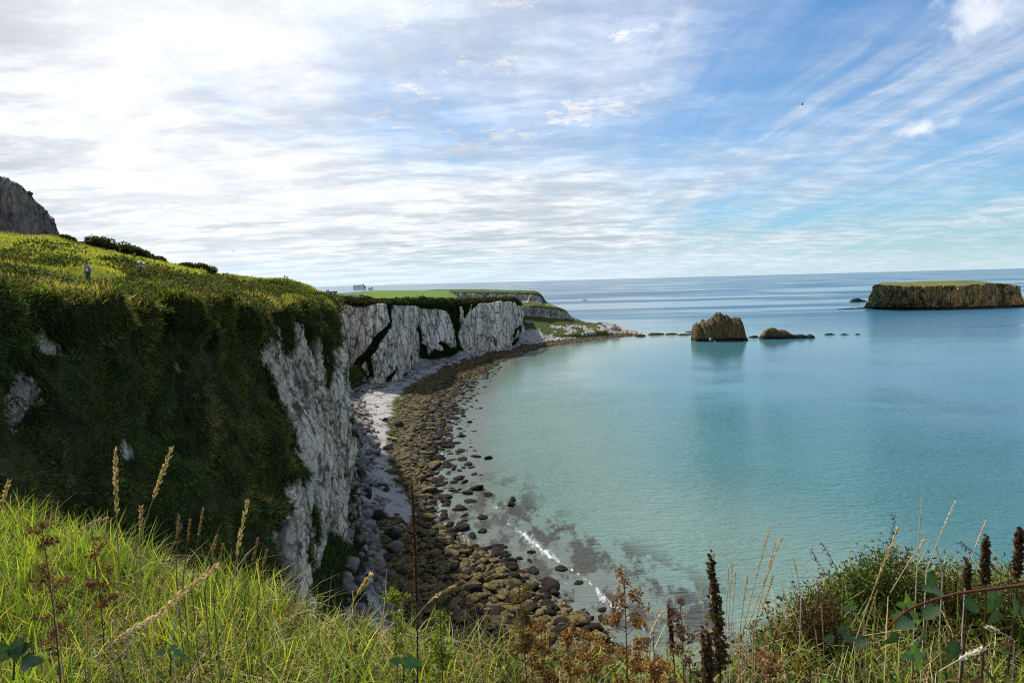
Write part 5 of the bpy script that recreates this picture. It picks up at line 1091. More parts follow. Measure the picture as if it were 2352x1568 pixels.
# bramble and fern clumps in front of the brow
A = Acc(); cl = spick(330, (Tf > 1.6) & (Tf < 3.3), area1 / df ** 1.3 * (.25 + sstep(fbm(flatP1, (.10, .10, .10), 3, 611), 0, .3)))
extra_ = []
for hi_, q in enumerate(hidden):
    for k in range(3 if hi_ else 1): extra_.append(np.array(q) + [RNG.normal() * .5 + .45, -1.9 + RNG.normal() * .15, -.05 if hi_ else -.25])
cl = cl[(np.linalg.norm(flatP1[cl][:, :2] - pp[:2] - np.array([.4, -1.2]), axis=1) > 3.6)]; extra_ = extra_[1:]; cen = np.concatenate([flatP1[cl], np.array(extra_)]); dd = np.linalg.norm(cen - [0, 0, CH], axis=1)
for c_, q in zip(cen, dd):
    n = 260; r_ = RNG.uniform(.5, 1.1) * np.clip(q / 40, .7, 2.4); dv = RNG.normal(size=(n, 3)); dv /= np.linalg.norm(dv, axis=1)[:, None]; dv[:, 2] = np.abs(dv[:, 2]) * .62
    pt = c_ + dv * r_ * RNG.uniform(.6, 1.1, (n, 1)) * [1.3, 1, 1]; A.add(leaves(pt, RNG.uniform(.5, 1.3, n) * np.clip(q * .0042, .10, .5), pal(n, [(.035, .06, .014), (.055, .085, .02), (.025, .04, .012), (.09, .10, .03)] if RNG.uniform() < .85 else [(.12, .08, .03), (.07, .06, .02), (.05, .07, .02)], .25), dirs=dv + .7 * RNG.normal(size=(n, 3)), asp=.6))
tag(link('undergrowth', A.mesh('undergrowth')), 'dark bramble and fern clumps scattered over the hill grass', 'undergrowth', kind='stuff')
# the shaded face: hanging grass, ferns, ivy
A = Acc(); tc_ = spick(9000, (Tf > 3.0) & (rkf < .45), area1 / df ** 1.35); ii = np.repeat(tc_, 15); ii = np.concatenate([ii, spick(30000, (Tf > 3.0) & (rkf < .45), area1 / df ** 1.35)])
fan = RNG.normal(size=(len(ii), 3)); fan[9000 * 15:] *= .4; d_ = df[ii]; p = flatP1[ii] + fan * [.10, .10, .05] * np.clip(d_ / 30, .8, 2)[:, None] - upw[ii] * .04; z1 = fbm(p, (.22, .22, .12), 4, 621) + .15 * np.concatenate([np.repeat(RNG.normal(size=9000), 15), np.zeros(30000)]); z2_ = fbm(p, (.55, .55, .3), 3, 622)
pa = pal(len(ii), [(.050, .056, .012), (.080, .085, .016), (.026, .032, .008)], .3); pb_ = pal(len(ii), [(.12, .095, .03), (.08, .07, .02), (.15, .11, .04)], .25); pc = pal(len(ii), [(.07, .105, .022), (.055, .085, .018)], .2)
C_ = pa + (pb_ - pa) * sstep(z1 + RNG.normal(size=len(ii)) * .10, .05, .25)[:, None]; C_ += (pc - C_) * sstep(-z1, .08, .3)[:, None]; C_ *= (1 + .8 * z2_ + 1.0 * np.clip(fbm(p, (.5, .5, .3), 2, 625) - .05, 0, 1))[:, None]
down = upw[ii] * .95 + np.array([.25, -.10, -.30]) + fan * .6
A.add(blades(p, down, np.clip(.22 + .16 * z2_ + .09 * RNG.normal(size=len(ii)), .07, .8) * np.clip(d_ / 32, .8, 2.0), np.clip(d_ * .0017, .025, .15) * RNG.uniform(.6, 1.3, len(ii)), RNG.uniform(0, .4, len(ii)), C_ * 1.2, C_ * 3.0, k=2))  # tip colour boosted to paint highlights onto the shaded face
ii = spick(70000, (Tf > 3.0) & (rkf < .45) & (Sf < 6), area1 / df ** 1.4 * (.08 + sstep(fbm(flatP1, (.35, .35, .35), 3, 631), .10, .30)))
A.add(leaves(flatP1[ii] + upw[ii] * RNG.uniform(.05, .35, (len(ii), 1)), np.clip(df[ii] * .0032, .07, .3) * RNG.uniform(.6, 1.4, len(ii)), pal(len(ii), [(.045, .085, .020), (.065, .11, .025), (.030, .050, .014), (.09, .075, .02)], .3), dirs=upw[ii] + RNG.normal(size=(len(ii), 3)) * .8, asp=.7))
ii = spick(34000, (Tf > 2.55) & (Tf < 3.7) & (rkf < .4) & (upw[:, 2] < .8), area1 / df ** 1.4)
C_ = pal(len(ii), [(.09, .115, .02), (.06, .085, .015), (.12, .12, .03), (.035, .05, .012)], .3) * (1 + .7 * fbm(flatP1[ii], (.4, .4, .4), 3, 627))[:, None]
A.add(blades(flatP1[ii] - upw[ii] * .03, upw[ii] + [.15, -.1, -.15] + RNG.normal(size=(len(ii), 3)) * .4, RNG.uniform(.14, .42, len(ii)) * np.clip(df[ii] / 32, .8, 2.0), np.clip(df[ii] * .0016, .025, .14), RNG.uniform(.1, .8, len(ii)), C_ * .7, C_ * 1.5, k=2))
# fringe hanging over the bare rock edge
ii = spick(15000, (Tf > 3.1) & (rkf > .03) & (rkf < .6), area1 / df ** 1.2)
A.add(blades(flatP1[ii], upw[ii] * .5 + [.2, -.1, -.9] + RNG.normal(size=(len(ii), 3)) * .2, RNG.uniform(.4, 1.3, len(ii)) * np.clip(df[ii] / 60, .5, 1.3), np.clip(df[ii] * .0012, .02, .12), RNG.uniform(0, .3, len(ii)), pal(len(ii), [(.04, .05, .012), (.07, .06, .02), (.03, .045, .01)], .25), k=2))
tag(link('face_vegetation', A.mesh('face_vegetation')), 'dark grass, fern and ivy hanging down the shaded cliff face', 'vegetation', kind='stuff')
# scrub along the far cliff top and in its gullies, and on the bank below
A = Acc(); area2 = np.linalg.norm(np.cross(np.gradient(P2, axis=0), np.gradient(P2, axis=1)), axis=-1).ravel(); f2p = P2d.reshape(-1, 3); n2f = N2.reshape(-1, 3); v2f = veg2.ravel(); T2f = T2.ravel(); S2f = S2.ravel()
m_ = np.where((v2f > .55) & (T2f > np.where(S2f < 5, 3.0, 2.85)) & (T2f < 7.3) & (S2f < 17))[0]; w_ = area2[m_] * (.3 + 1.5 * (T2f[m_] > 3)); ii = m_[RNG.choice(len(m_), 90000, p=w_ / w_.sum())]
A.add(leaves(f2p[ii] + n2f[ii] * RNG.uniform(-.2, 1.3, (len(ii), 1)) * (fbm(f2p[ii], .2, 2, 641)[:, None] + .6) * np.where((T2f[ii] < 3.4) & (S2f[ii] < 5), .35, 1.0)[:, None], RNG.uniform(.5, 1.4, len(ii)) * .9, pal(len(ii), [(.020, .034, .010), (.035, .050, .014), (.05, .065, .016), (.028, .030, .010)], .25), asp=.7))
tag(link('clifftop_scrub', A.mesh('clifftop_scrub')), 'dark scrub along the bay cliff top and down its gullies', 'scrub', kind='stuff')
A = Acc(); m_ = np.where((vg4.ravel() > .5) & (T4.ravel() < 2.0))[0]; w_ = areaw.ravel()[m_]; ii = m_[RNG.choice(len(m_), 60000, p=w_ / w_.sum())]
A.add(blades(P4f[ii], RNG.normal(size=(len(ii), 3)) * .3 + [.3, -.3, .6], RNG.uniform(.4, 1.3, len(ii)), RNG.uniform(.08, .22, len(ii)), RNG.uniform(.2, .9, len(ii)), pal(len(ii), [(.035, .07, .012), (.055, .10, .016), (.02, .035, .008)], .3) * (1 + .8 * fbm(P4f[ii], .2, 3, 651))[:, None], k=2))
tag(link('bank_grass', A.mesh('bank_grass')), 'deep green grass on the steep bank between the cliff and the beach', 'grass', kind='stuff')

# ------------------------------------------------------------------ the ledge the picture is taken from
GZ = 57.86
EU = np.array([-900, -300, 0, 150, 300, 450, 600, 740, 850, 1000, 1200, 1400, 1560, 1640, 1720, 1800, 1900, 2050, 2200, 2352, 2700, 3200]); EV = np.array([1040, 1090, 1150, 1190, 1235, 1275, 1315, 1372, 1405, 1445, 1480, 1500, 1500, 1480, 1430, 1360, 1300, 1262, 1270, 1285, 1300, 1300])
eb = np.array([ray(u, v)[0] / ray(u, v)[1] for u, v in zip(EU, EV)]); ey = np.array([(60 - GZ - .27) / (-ray(u, v)[2] / ray(u, v)[1]) for u, v in zip(EU, EV)])
def edge_y(b): return np.interp(b, eb, ey)
def ground(x, y):
    b = x / np.maximum(y, .3); e = edge_y(b); over_ = np.maximum(y - e, 0)
    z = GZ + .07 * fbm(np.stack([x, y, 0 * x], -1), .8, 3, 701) + .02 * fbm(np.stack([x, y, 0 * x], -1), 4, 2, 702)
    return z - np.where(over_ < .35, over_ ** 2 * 2.0, .245 + (over_ - .35) * 2.2) + np.where(y < 0, .10 * y * 0, 0)
def build_ledge():
    na, nr = 260, 200; bb = np.linspace(-1.7, 1.7, na); ys = np.concatenate([[-12, -6, -3, -1, .2], np.linspace(.5, 6, 120), np.geomspace(6.2, 27, nr - 125)])
    B, Yg = np.meshgrid(bb, ys, indexing='ij'); X = B * np.maximum(Yg, 4.0); Z = ground(X * np.where(Yg < 4, 1, 1), Yg)
    bx = X / np.maximum(Yg, 4.0); e = edge_y(B); over_ = np.maximum(Yg - e, 0)
    X2 = B * np.maximum(Yg, .5) + np.where(Yg < 3, B * 0, 0); X2 = np.where(Yg < 2, B * 2 * (1 + (2 - Yg)), B * Yg)
    Z = GZ + .07 * fbm(np.stack([X2, Yg, 0 * X2], -1), .8, 3, 701) + .02 * fbm(np.stack([X2, Yg, 0 * X2], -1), 4, 2, 702) - np.where(over_ < .35, over_ ** 2 * 2.0, .245 + (over_ - .35) * 2.6)
    rough_ = sstep(over_, .6, 3); Z = np.maximum(Z + rough_ * fbm(np.stack([X2, Yg, 0 * X2], -1), .5, 3, 705) * .7, -3)
    me = mesh_np('ledge', np.stack([X2, Yg, Z], -1), gridfaces(na, nr)[:, ::-1], turf_mat('ledge_soil', (.035, .030, .012), (.045, .05, .015), (.025, .02, .01), 6, .8)); tag(link('ledge', me), kind='structure')
build_ledge()
def fgpts(n, ylo=.8, over_=.22, blo=-1.02, bhi=1.02, dens=None):
    b = RNG.uniform(blo, bhi, n * 4); y = RNG.uniform(ylo, 6, n * 4); ok = (y < edge_y(b) + over_) & (RNG.uniform(size=n * 4) < (y / 6)); b, y = b[ok][:n], y[ok][:n]
    p = np.stack([b * y, y, 0 * y], -1)
    if dens is not None: k = RNG.uniform(size=len(p)) < dens(p); p = p[k]
    p[:, 2] = ground(p[:, 0], p[:, 1]) - .01; return p
leftness = lambda p: sstep(-p[:, 0] / p[:, 1], -.05, .35)
A = Acc()
def tuft_noise(p, sc, seed): return fbm(np.stack([p[:, 0], p[:, 1], 0 * p[:, 0]], -1), sc, 3, seed)
up_ = lambda p, s=.22: RNG.normal(size=p.shape) * s + [.05, -.05, 1]
# lush green blades
p = fgpts(17000, .8, .25, dens=lambda p: np.clip(.35 + .65 * leftness(p) + .35 * tuft_noise(p, 1.6, 711), .2, 1)); n = len(p); l_ = leftness(p)
A.add(blades(p, up_(p), np.clip(RNG.normal(.29, .08, n) * (1 + .8 * tuft_noise(p, 1.6, 712)), .1, .50), RNG.uniform(.005, .014, n), RNG.uniform(.05, .75, n), pal(n, [(.03, .06, .008), (.06, .10, .010), (.02, .045, .008)], .3), pal(n, [(.46, .58, .04), (.27, .45, .03), (.58, .56, .12), (.13, .25, .03), (.38, .50, .10)], .28), k=4))  # dark roots and bright tips paint gap shade and highlights into the blades
# dull, older blades
p = fgpts(17000, .8, .25); n = len(p)
A.add(blades(p, up_(p, .4), np.clip(RNG.normal(.21, .06, n), .07, .38), RNG.uniform(.003, .007, n), RNG.uniform(.3, 1.1, n), pal(n, [(.05, .07, .02), (.07, .08, .02), (.04, .05, .015)], .25), pal(n, [(.10, .14, .03), (.20, .19, .06), (.07, .11, .03), (.14, .16, .05)], .25), k=4))
for lo_, hi_ in ((-1.75, -1.0), (1.0, 1.75)):
    p = fgpts(12000, .6, .25, lo_, hi_); n = len(p)
    A.add(blades(p, up_(p, .3), np.clip(RNG.normal(.26, .08, n), .1, .5), RNG.uniform(.005, .012, n), RNG.uniform(.1, 1.0, n), pal(n, [(.03, .06, .008), (.06, .10, .010)], .3), pal(n, [(.34, .46, .04), (.22, .36, .03), (.50, .42, .16), (.12, .22, .03)], .25), k=3))
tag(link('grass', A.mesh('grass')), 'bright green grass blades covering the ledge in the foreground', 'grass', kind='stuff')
A = Acc(); p = fgpts(23000, .8, .25); n = len(p)
A.add(blades(p, up_(p, .5), np.clip(RNG.normal(.26, .10, n), .05, .50), RNG.uniform(.0018, .0065, n), RNG.uniform(.2, 1.5, n), pal(n, [(.30, .22, .10), (.14, .08, .04), (.38, .30, .15)], .25), pal(n, [(.62, .48, .24), (.40, .26, .11), (.70, .60, .36)], .2), k=4))
# litter lying among the stems
p = fgpts(9000, .8, .1); n = len(p); p[:, 2] += RNG.uniform(0, .08, n); dv = RNG.normal(size=(n, 3)) * [1, 1, .25]
A.add(leaves(p, RNG.uniform(.04, .16, n), pal(n, [(.35, .27, .14), (.18, .11, .06), (.10, .06, .035), (.45, .38, .24)], .25), dirs=dv, asp=.09))
tag(link('dry_grass', A.mesh('dry_grass', M_straw)), 'pale dry straw and dead stems tangled through the green grass', 'dry grass', kind='stuff')
# low broad-leaved plants: clover, bramble and nettle leaves low in the sward
NST = 6
def ovate(P, D_, Nn, L, W_, colr, rib=True):
    """broad leaves with a midrib crease and curved outline: 11 points"""
    n = len(P); D_ = D_ / np.linalg.norm(D_, axis=1, keepdims=True); S_ = np.cross(D_, Nn); S_ /= np.linalg.norm(S_, axis=1, keepdims=True) + 1e-9; Nn = np.cross(S_, D_)
    L = np.broadcast_to(L, (n,))[:, None]; W_ = np.broadcast_to(W_, (n,))[:, None]; st_ = [(t_, .01 + .49 * math.sin(math.pi * t_ ** .8) ** .85) for t_ in np.linspace(0, 1, NST)]; vs = []
    for js, (t, w_) in enumerate(st_):
        c = P + D_ * L * t - Nn * L * .22 * t * t; w_ = w_ * (1.07 if js % 2 else .93)
        jag = 1 + .12 * RNG.normal(size=(n, 1)); vs += [c + S_ * W_ * w_ * jag + Nn * W_ * (w_ * .28 + (.045 if js % 2 else 0)) - D_ * L * .05, c, c - S_ * W_ * w_ * jag + Nn * W_ * (w_ * .28 + (.045 if js % 2 else 0)) - D_ * L * .05]
    V = np.stack(vs, 1); m = len(st_); q = np.array([[3 * j + a, 3 * j + 3 + a, 3 * j + 4 + a, 3 * j + 1 + a] for j in range(m - 1) for a in (0, 1)])[None]
    C = np.repeat(colr[:, None], 3 * m, 1); C[:, 1::3] *= 1.5; C = C.reshape(n, m, 3, 3); C[:, ::2] *= .78; C = C.reshape(n, 3 * m, 3)
    return V.reshape(-1, 3), (np.arange(n)[:, None, None] * 3 * m + q).reshape(-1, 4), C.reshape(-1, 3)
A = Acc(); p = fgpts(5200, .9, .22, dens=lambda p: np.clip(.25 + .9 * (1 - leftness(p)) + .8 * tuft_noise(p, 1.1, 721), .05, 1)); n = len(p); p[:, 2] += RNG.uniform(.03, .20, n)
dv = RNG.normal(size=(n, 3)) * [1, 1, .35]; A.add(ovate(p, dv, np.tile([0, -.3, 1.], (n, 1)) + RNG.normal(size=(n, 3)) * .5, RNG.uniform(.018, .055, n), RNG.uniform(.014, .04, n), pal(n, [(.04, .085, .014), (.06, .12, .018), (.03, .055, .015), (.10, .13, .03), (.09, .055, .02)], .2)))
p = fgpts(20000, .9, .22, dens=lambda p: np.clip(.2 + .8 * (1 - leftness(p)) + .8 * tuft_noise(p, 1.4, 722), .05, 1)); n = len(p); p[:, 2] += RNG.uniform(.0, .24, n)
A.add(leaves(p, RNG.uniform(.010, .030, n), pal(n, [(.04, .07, .016), (.07, .10, .02), (.10, .07, .03), (.05, .05, .015), (.14, .17, .03)], .3), asp=.55))
p = fgpts(26000, .9, .22, dens=lambda p: np.clip(-.1 + 2.2 * tuft_noise(p, 1.0, 731), 0, 1)); n = len(p); p[:, 2] += RNG.uniform(.05, .26, n)
A.add(leaves(p, RNG.uniform(.014, .045, n), pal(n, [(.022, .035, .010), (.035, .045, .014), (.07, .04, .022), (.05, .07, .02)], .3), asp=.4))
tag(link('ground_cover', A.mesh('ground_cover')), 'low broad leaves and herbs between the grass of the ledge', 'ground cover', kind='stuff')

NST = 13
# ---- single plants
M_stem = leafmat('stem', .1, .7)
def arc_pts(b, t, k=10, sag=.12, side=0.0):
    b, t = np.array(b), np.array(t); L = np.linalg.norm(t - b); s = np.linspace(0, 1, k)[:, None]; dv = t - b; hx = np.array([dv[0], dv[1], 0.]); 
    p = b + dv * s; p[:, 2] += (np.sin(np.pi * s[:, 0]) * L * sag); p[:, 0] += np.sin(np.pi * s[:, 0]) * side * L; return p
def np_tube(pts, r0, r1, colr, seg=5):
    n = len(pts); d = np.gradient(pts, axis=0); d, a, b = frames(d); th = np.arange(seg) * 2 * np.pi / seg; r = np.linspace(r0, r1, n)[:, None, None]
    V = pts[:, None] + (a[:, None] * np.cos(th)[None, :, None] + b[:, None] * np.sin(th)[None, :, None]) * r; F = []
    i, j = np.meshgrid(np.arange(n - 1), np.arange(seg), indexing='ij'); F = np.stack([i * seg + j, i * seg + (j + 1) % seg, (i + 1) * seg + (j + 1) % seg, (i + 1) * seg + j], -1).reshape(-1, 4)
    return V.reshape(-1, 3), F, np.tile(np.array(colr), (n * seg, 1))
def ground_at(u, v, y):
    p = at_y(u, v, y); return p
def gbase(p, y=None):
    q = np.array(p, float); q[2] = ground(np.array([q[0]]), np.array([q[1]]))[0] - .02; return q
GS = 'dry seed-headed grass stalks'
def stalk(tip, base, y, label, hl=.34, hw=.008, colr=(.50, .38, .20), sag=.03, scol=None, group=None, seeds=170):
    t = at_y(*tip, y); b0 = at_y(*base, y); g = gbase(b0)
    if b0[2] < g[2]: g = b0.copy(); g[2] = ground(np.array([g[0]]), np.array([g[1]]))[0] - .02
    path = np.concatenate([[g], arc_pts(b0, t, 14, sag)]) if b0[2] > g[2] + .03 else arc_pts(g, t, 15, sag)
    root = empty('grass_stalk', tuple(g)); tag(root, label, 'grass stalk', group); off = g; scol = scol or tuple(x * .7 for x in colr)
    A = Acc(); A.add(np_tube(path - off, .0017 * max(y / 1.8, .7), .0009 * max(y / 1.8, .7), scol)); link('stem', A.mesh('stem', M_stem), root)
    cum = np.concatenate([[0], np.cumsum(np.linalg.norm(np.diff(path, axis=0), axis=1))]); L = cum[-1]; hl_ = np.linalg.norm(t - b0) * hl; s = L - hl_ * RNG.uniform(0, 1, seeds)
    q = np.stack([np.interp(s, cum, path[:, k]) for k in range(3)], -1) - off; tg = np.stack([np.interp(np.minimum(s + .01, L), cum, path[:, k]) - np.interp(s - .01, cum, path[:, k]) for k in range(3)], -1); tg /= np.linalg.norm(tg, axis=1)[:, None]
    f_ = (L - s) / hl_; wprof = np.sin(np.pi * np.clip(f_ * .9 + .08, 0, 1)) ** .6 * (.6 + .5 * np.sin(f_ * 40)); o = RNG.normal(size=q.shape); o /= np.linalg.norm(o, axis=1)[:, None]
    A = Acc(); A.add(leaves(q + o * (hw * wprof)[:, None] * .30, RNG.uniform(.007, .013, seeds) * (hw / .008) ** .5, pal(seeds, [colr, tuple(x * 1.25 for x in colr), tuple(x * .7 for x in colr)], .12), dirs=tg + o * .45, asp=.32))
    link('seed_head', A.mesh('seed_head', M_straw), root); return root
stalk((265, 1032), (272, 1300), 1.55, 'tall straight dry seed head at far left, left of the leaning one', .55, .012)
stalk((394, 1030), (306, 1290), 1.5, 'tall seed head leaning right at the left, tallest of all', .45, .012)
stalk((568, 1150), (532, 1360), 1.9, 'golden branching seed head standing before the dark face near its rock edge', .6, .016, sag=.05)
stalk((325, 1165), (322, 1300), 1.7, 'short seed head between the two tall leftmost ones', .4, .009)
stalk((245, 1190), (120, 1330), 2.0, 'arching seed head bending right over the left grass', .45, .010, sag=.18)
stalk((850, 1322), (745, 1500), 1.3, 'thick pale seed head leaning right, just left of the shore rocks', .25, .012)
stalk((495, 1300), (250, 1530), 1.15, 'fat cream seed head lying across the left grass', .5, .016, (.6, .46, .28))
stalk((365, 1410), (195, 1530), 1.2, 'long pale seed head near the bottom left, below the fat one', .6, .013, (.6, .48, .32), sag=.04)
stalk((1045, 1345), (905, 1500), 1.6, 'long thin arching golden stalk over the dark shore rocks', .35, .008, sag=.14)
stalk((20, 1105), (-30, 1290), 1.7, 'seed head cut by the left picture edge', .4, .010)
for k, (a, b_, lab) in enumerate([((410, 1188), (405, 1330), 'thin brown seed head, first of the group right of the tall leaning one'), ((437, 1195), (420, 1340), 'thin brown seed head, second of the group right of the tall leaning one'), ((466, 1170), (440, 1345), 'tallest thin brown seed head in the group before the dark face'),
        ((497, 1232), (470, 1360), 'drooping brown seed head in the middle of the left group'), ((512, 1250), (490, 1370), 'small brown seed head close to the golden branching one'), ((592, 1238), (560, 1380), 'thin stalk just right of the golden branching seed head'), ((612, 1265), (590, 1390), 'last thin stalk before the white rock foot')]):
    stalk(a, b_, 2.2, lab, .35, .008, (.30, .19, .10), .03, (.18, .12, .06))
stalk((432, 1322), (395, 1460), 1.5, 'bare white twig standing in the left grass', .12, .002, (.6, .56, .52), .05, (.55, .52, .48))
RS = [((1769, 1209), (1706, 1450), 2.2, 'tallest of the sheaf of golden stalks left of the shrub hump'), ((1798, 1232), (1714, 1450), 2.2, 'golden stalk leaning right, crossing in the sheaf left of the shrub hump'), ((1783, 1240), (1730, 1450), 2.25, 'golden stalk in the middle of the sheaf left of the shrub hump'), ((1674, 1299), (1665, 1460), 2.3, 'upright pale stalk just right of the tall dark dock'), ((1690, 1312), (1678, 1460), 2.3, 'second upright pale stalk right of the tall dark dock'),
      ((1717, 1322), (1700, 1440), 2.3, 'short pale stalk at the left side of the golden sheaf'), ((1777, 1320), (1735, 1450), 2.1, 'low fluffy stalk on the right side of the golden sheaf'), ((1683, 1280), (1672, 1440), 2.4, 'faint tall stalk behind the two upright pale ones'), ((1822, 1277), (1840, 1370), 2.8, 'small pale stalk leaning left by the shrub hump'),
      ((2062, 1215), (1965, 1470), 1.9, 'thick golden stalk rising in front of the shrub hump'), ((2128, 1232), (2040, 1370), 2.2, 'pale golden stalk leaning right above the bramble leaves'), ((2117, 1144), (2106, 1310), 2.6, 'tall straight whitish stalk, highest at right'), ((2194, 1151), (2128, 1310), 2.5, 'tall feathery white stalk curving right'), ((2265, 1194), (2218, 1320), 2.5, 'feathery white stalk curving right near the small docks'),
      ((2150, 1254), (2165, 1320), 2.9, 'short whitish stalk between the two feathery ones'), ((1609, 1320), (1622, 1480), 2.5, 'thin pale stalk left of the tall dark dock'), ((1520, 1405), (1470, 1510), 1.8, 'pale thin stalk between the orange-brown plant and the dock'), ((2270, 1440), (2330, 1210 + 260), 1.4, 'fat pink-cream seed head hanging at right'), ((2255, 1490), (2150, 1545), 1.3, 'fat pale seed head low at bottom right')]
for a, b_, y, lab in RS: stalk(a, b_, y, lab, .5, .007 if y > 2 else .010, (.55, .42, .24) if 'golden' in lab else (.62, .56, .46))
for k in range(44):
    u = RNG.choice([RNG.uniform(60, 700), RNG.uniform(850, 1300), RNG.uniform(1850, 2340)]); y = RNG.uniform(1.6, 2.9); g = at_y(u, 1400, y); gz = ground(np.array([g[0]]), np.array([g[1]]))[0]; b_ = ray(u, 1400); e = edge_y(b_[0] / b_[1]); y = min(y, e)
    g = at_y(u, 1400, y); vb = 784 + 0; t = g.copy(); t[2] = gz + RNG.uniform(.38, .58); 
    def topix(p):
        q = p - np.array([0, 0, CH]); z_ = q @ _F; return 1176 + (q @ _R2) / z_ * FP, 784 - (q @ _U2) / z_ * FP
    g[2] = gz; ub, vb = topix(g); t[0] += RNG.normal() * .07; ut, vt = topix(t); stalk((ut, vt), (ub, vb), y, 'thin dry seed-headed stalk rising out of the foreground grass', .35, .007, (.42, .31, .17), .06, group=GS, seeds=110)

def dock(top_, base, y, label, w_=.055, colr=(.085, .05, .028), green=0.3):
    t = at_y(*top_, y); b0 = at_y(*base, y); g = gbase(b0) if b0[2] > GZ - .2 else b0; root = empty('dock_plant', tuple(g)); tag(root, label, 'plant'); path = arc_pts(g, t, 14, .02, .02) - g
    A = Acc(); A.add(np_tube(path, .005 * y / 2, .002 * y / 2, (.06, .035, .02))); link('stem', A.mesh('stem', M_stem), root)
    L = np.linalg.norm(path[-1]); nw = 17; A = Acc()
    fs = np.linspace(max(.2, 1 - .9 * np.linalg.norm(t - b0) / L), 1, nw)
    for f_ in fs:
        c = np.array([np.interp(f_, np.linspace(0, 1, len(path)), path[:, k]) for k in range(3)]); rr = w_ * 1.0 * (1.12 - f_ * .9) * RNG.uniform(.6, 1.2); n = int(95 * (1.2 - f_) + 26)
        th = RNG.uniform(0, 6.28); o = np.stack([np.cos(th) * rr * .35, np.sin(th) * rr * .2, 0]); q = c + o + RNG.normal(size=(n, 3)) * [rr * .42, rr * .42, L / nw * .30]
        A.add(leaves(q, RNG.uniform(.011, .022, n) * min(1, (w_ / .04) ** .5), pal(n, [colr, tuple(x * 1.6 for x in colr), tuple(x * .6 for x in colr), (.05, .065, .018) if green else colr], .25), asp=.8))
    link('seed_spike', A.mesh('seed_spike'), root); A = Acc(); n = 9; f_ = RNG.uniform(.12, .5, n); c = np.stack([np.interp(f_, np.linspace(0, 1, len(path)), path[:, k]) for k in range(3)], -1)
    dv = RNG.normal(size=(n, 3)) * [1, .6, .2] + [0, 0, -.25]; A.add(ovate(c, dv, np.tile([0, -.4, 1.], (n, 1)), RNG.uniform(.05, .10, n), RNG.uniform(.018, .03, n), pal(n, [(.05, .08, .015), (.10, .12, .02), (.10, .05, .02)], .2))); link('foliage', A.mesh('foliage'), root)
dock((1634, 1290), (1655, 1568), 2.1, 'tall dark brown dock spike standing alone against the sea', .052)
dock((2263, 1249), (2261, 1345), 2.4, 'dark brown dock spike, left of the pair near the right edge', .038, green=0); dock((2342, 1222), (2312, 1330), 2.4, 'dark brown dock spike leaning right, at the right edge', .038, green=0); dock((2223, 1302), (2206, 1350), 2.4, 'shortest dark dock spike, beside the pair near the right edge', .03, green=0)
dock((946, 1115), (893, 1420), 1.7, 'slender dry brown spike leaning over the grey sand inlet', .009, (.10, .055, .035), 0)
dock((1536, 1395), (1552, 1500), 2.2, 'small dark dry spike left of the tall dock', .014, (.10, .06, .04), 0); dock((1640 - 20, 1466), (1640, 1568), 1.6, 'low dark brown knotted seed cluster by the dock foot', .035, (.09, .055, .03), 0)

def umbel(top_, base, y, label, w_, colr=(.24, .125, .045), lay=3, seed=1):
    t = at_y(*top_, y); b0 = at_y(*base, y); g = gbase(b0) if b0[2] > GZ - .2 else b0; root = empty('dry_flower_plant', tuple(g)); tag(root, label, 'plant'); path = arc_pts(g, t, 12, .01, .015) - g; rg = np.random.default_rng(seed)
    A = Acc(); B = Acc(); A.add(np_tube(path, .0040, .0015, (.11, .06, .035))); wpx = w_ * y / FP
    for i in range(lay * 7):
        f_ = rg.uniform(.42, .98); c = np.array([np.interp(f_, np.linspace(0, 1, 12), path[:, k]) for k in range(3)]); th = rg.uniform(0, 6.28); ln = wpx * (1.25 - f_) * rg.uniform(.5, 1.0); e = c + np.array([math.cos(th) * ln, math.sin(th) * ln, ln * rg.uniform(.6, 1.3)])
        A.add(np_tube(arc_pts(c, e, 5, -.12), .0017, .0009, (.14, .08, .04), 4)); nb = 5
        for _ in range(nb):
            e2 = e + rg.normal(size=3) * [.014, .014, .008]; n = 22; B.add(leaves(e2 + rg.normal(size=(n, 3)) * .0065, rg.uniform(.007, .013, n), pal(n, [colr, tuple(x * .6 for x in colr), (colr[0] * 1.3, colr[1] * 1.4, colr[2] * 1.5)], .2), asp=.7))
    link('stem', A.mesh('stem', M_stem), root); link('flower_head', B.mesh('flower_head'), root); A = Acc(); n = 14; f_ = rg.uniform(.05, .6, n); c = np.stack([np.interp(f_, np.linspace(0, 1, 12), path[:, k]) for k in range(3)], -1); dv = rg.normal(size=(n, 3)) * [1, 1, .4]
    A.add(ovate(c, dv, np.tile([0, -.4, 1.], (n, 1)), rg.uniform(.03, .06, n), rg.uniform(.012, .022, n), pal(n, [(.06, .08, .02), (.09, .06, .02), (.05, .07, .02)], .2))); link('foliage', A.mesh('foliage'), root)
umbel((1434, 1330), (1420, 1568), 1.75, 'tallest rusty orange dry-flowered plant, in front of the small breaking wave', 95, lay=5, seed=1)
umbel((1350, 1415), (1352, 1568), 1.75, 'rusty dry-flowered plant left of the tallest one', 62, lay=3, seed=2); umbel((1300, 1438), (1308, 1568), 1.9, 'small rusty dry-flowered plant, third left of the tallest', 46, lay=2, seed=3); umbel((1240, 1425), (1248, 1568), 1.9, 'rusty dry-flowered plant among the dark rocks', 55, (.22, .11, .045), 3, 4)
umbel((1192, 1345), (1205, 1540), 2.0, 'green-brown dry-flowered spire over the wet boulders', 50, (.13, .10, .03), 3, 5); umbel((1562, 1382), (1568, 1520), 2.1, 'sparse brown branching dry umbel left of the tall dock', 52, (.13, .075, .05), 2, 6); umbel((1500, 1450), (1500, 1568), 1.6, 'low rusty flowered plant just right of the tallest rusty one', 60, (.28, .15, .05), 2, 7)
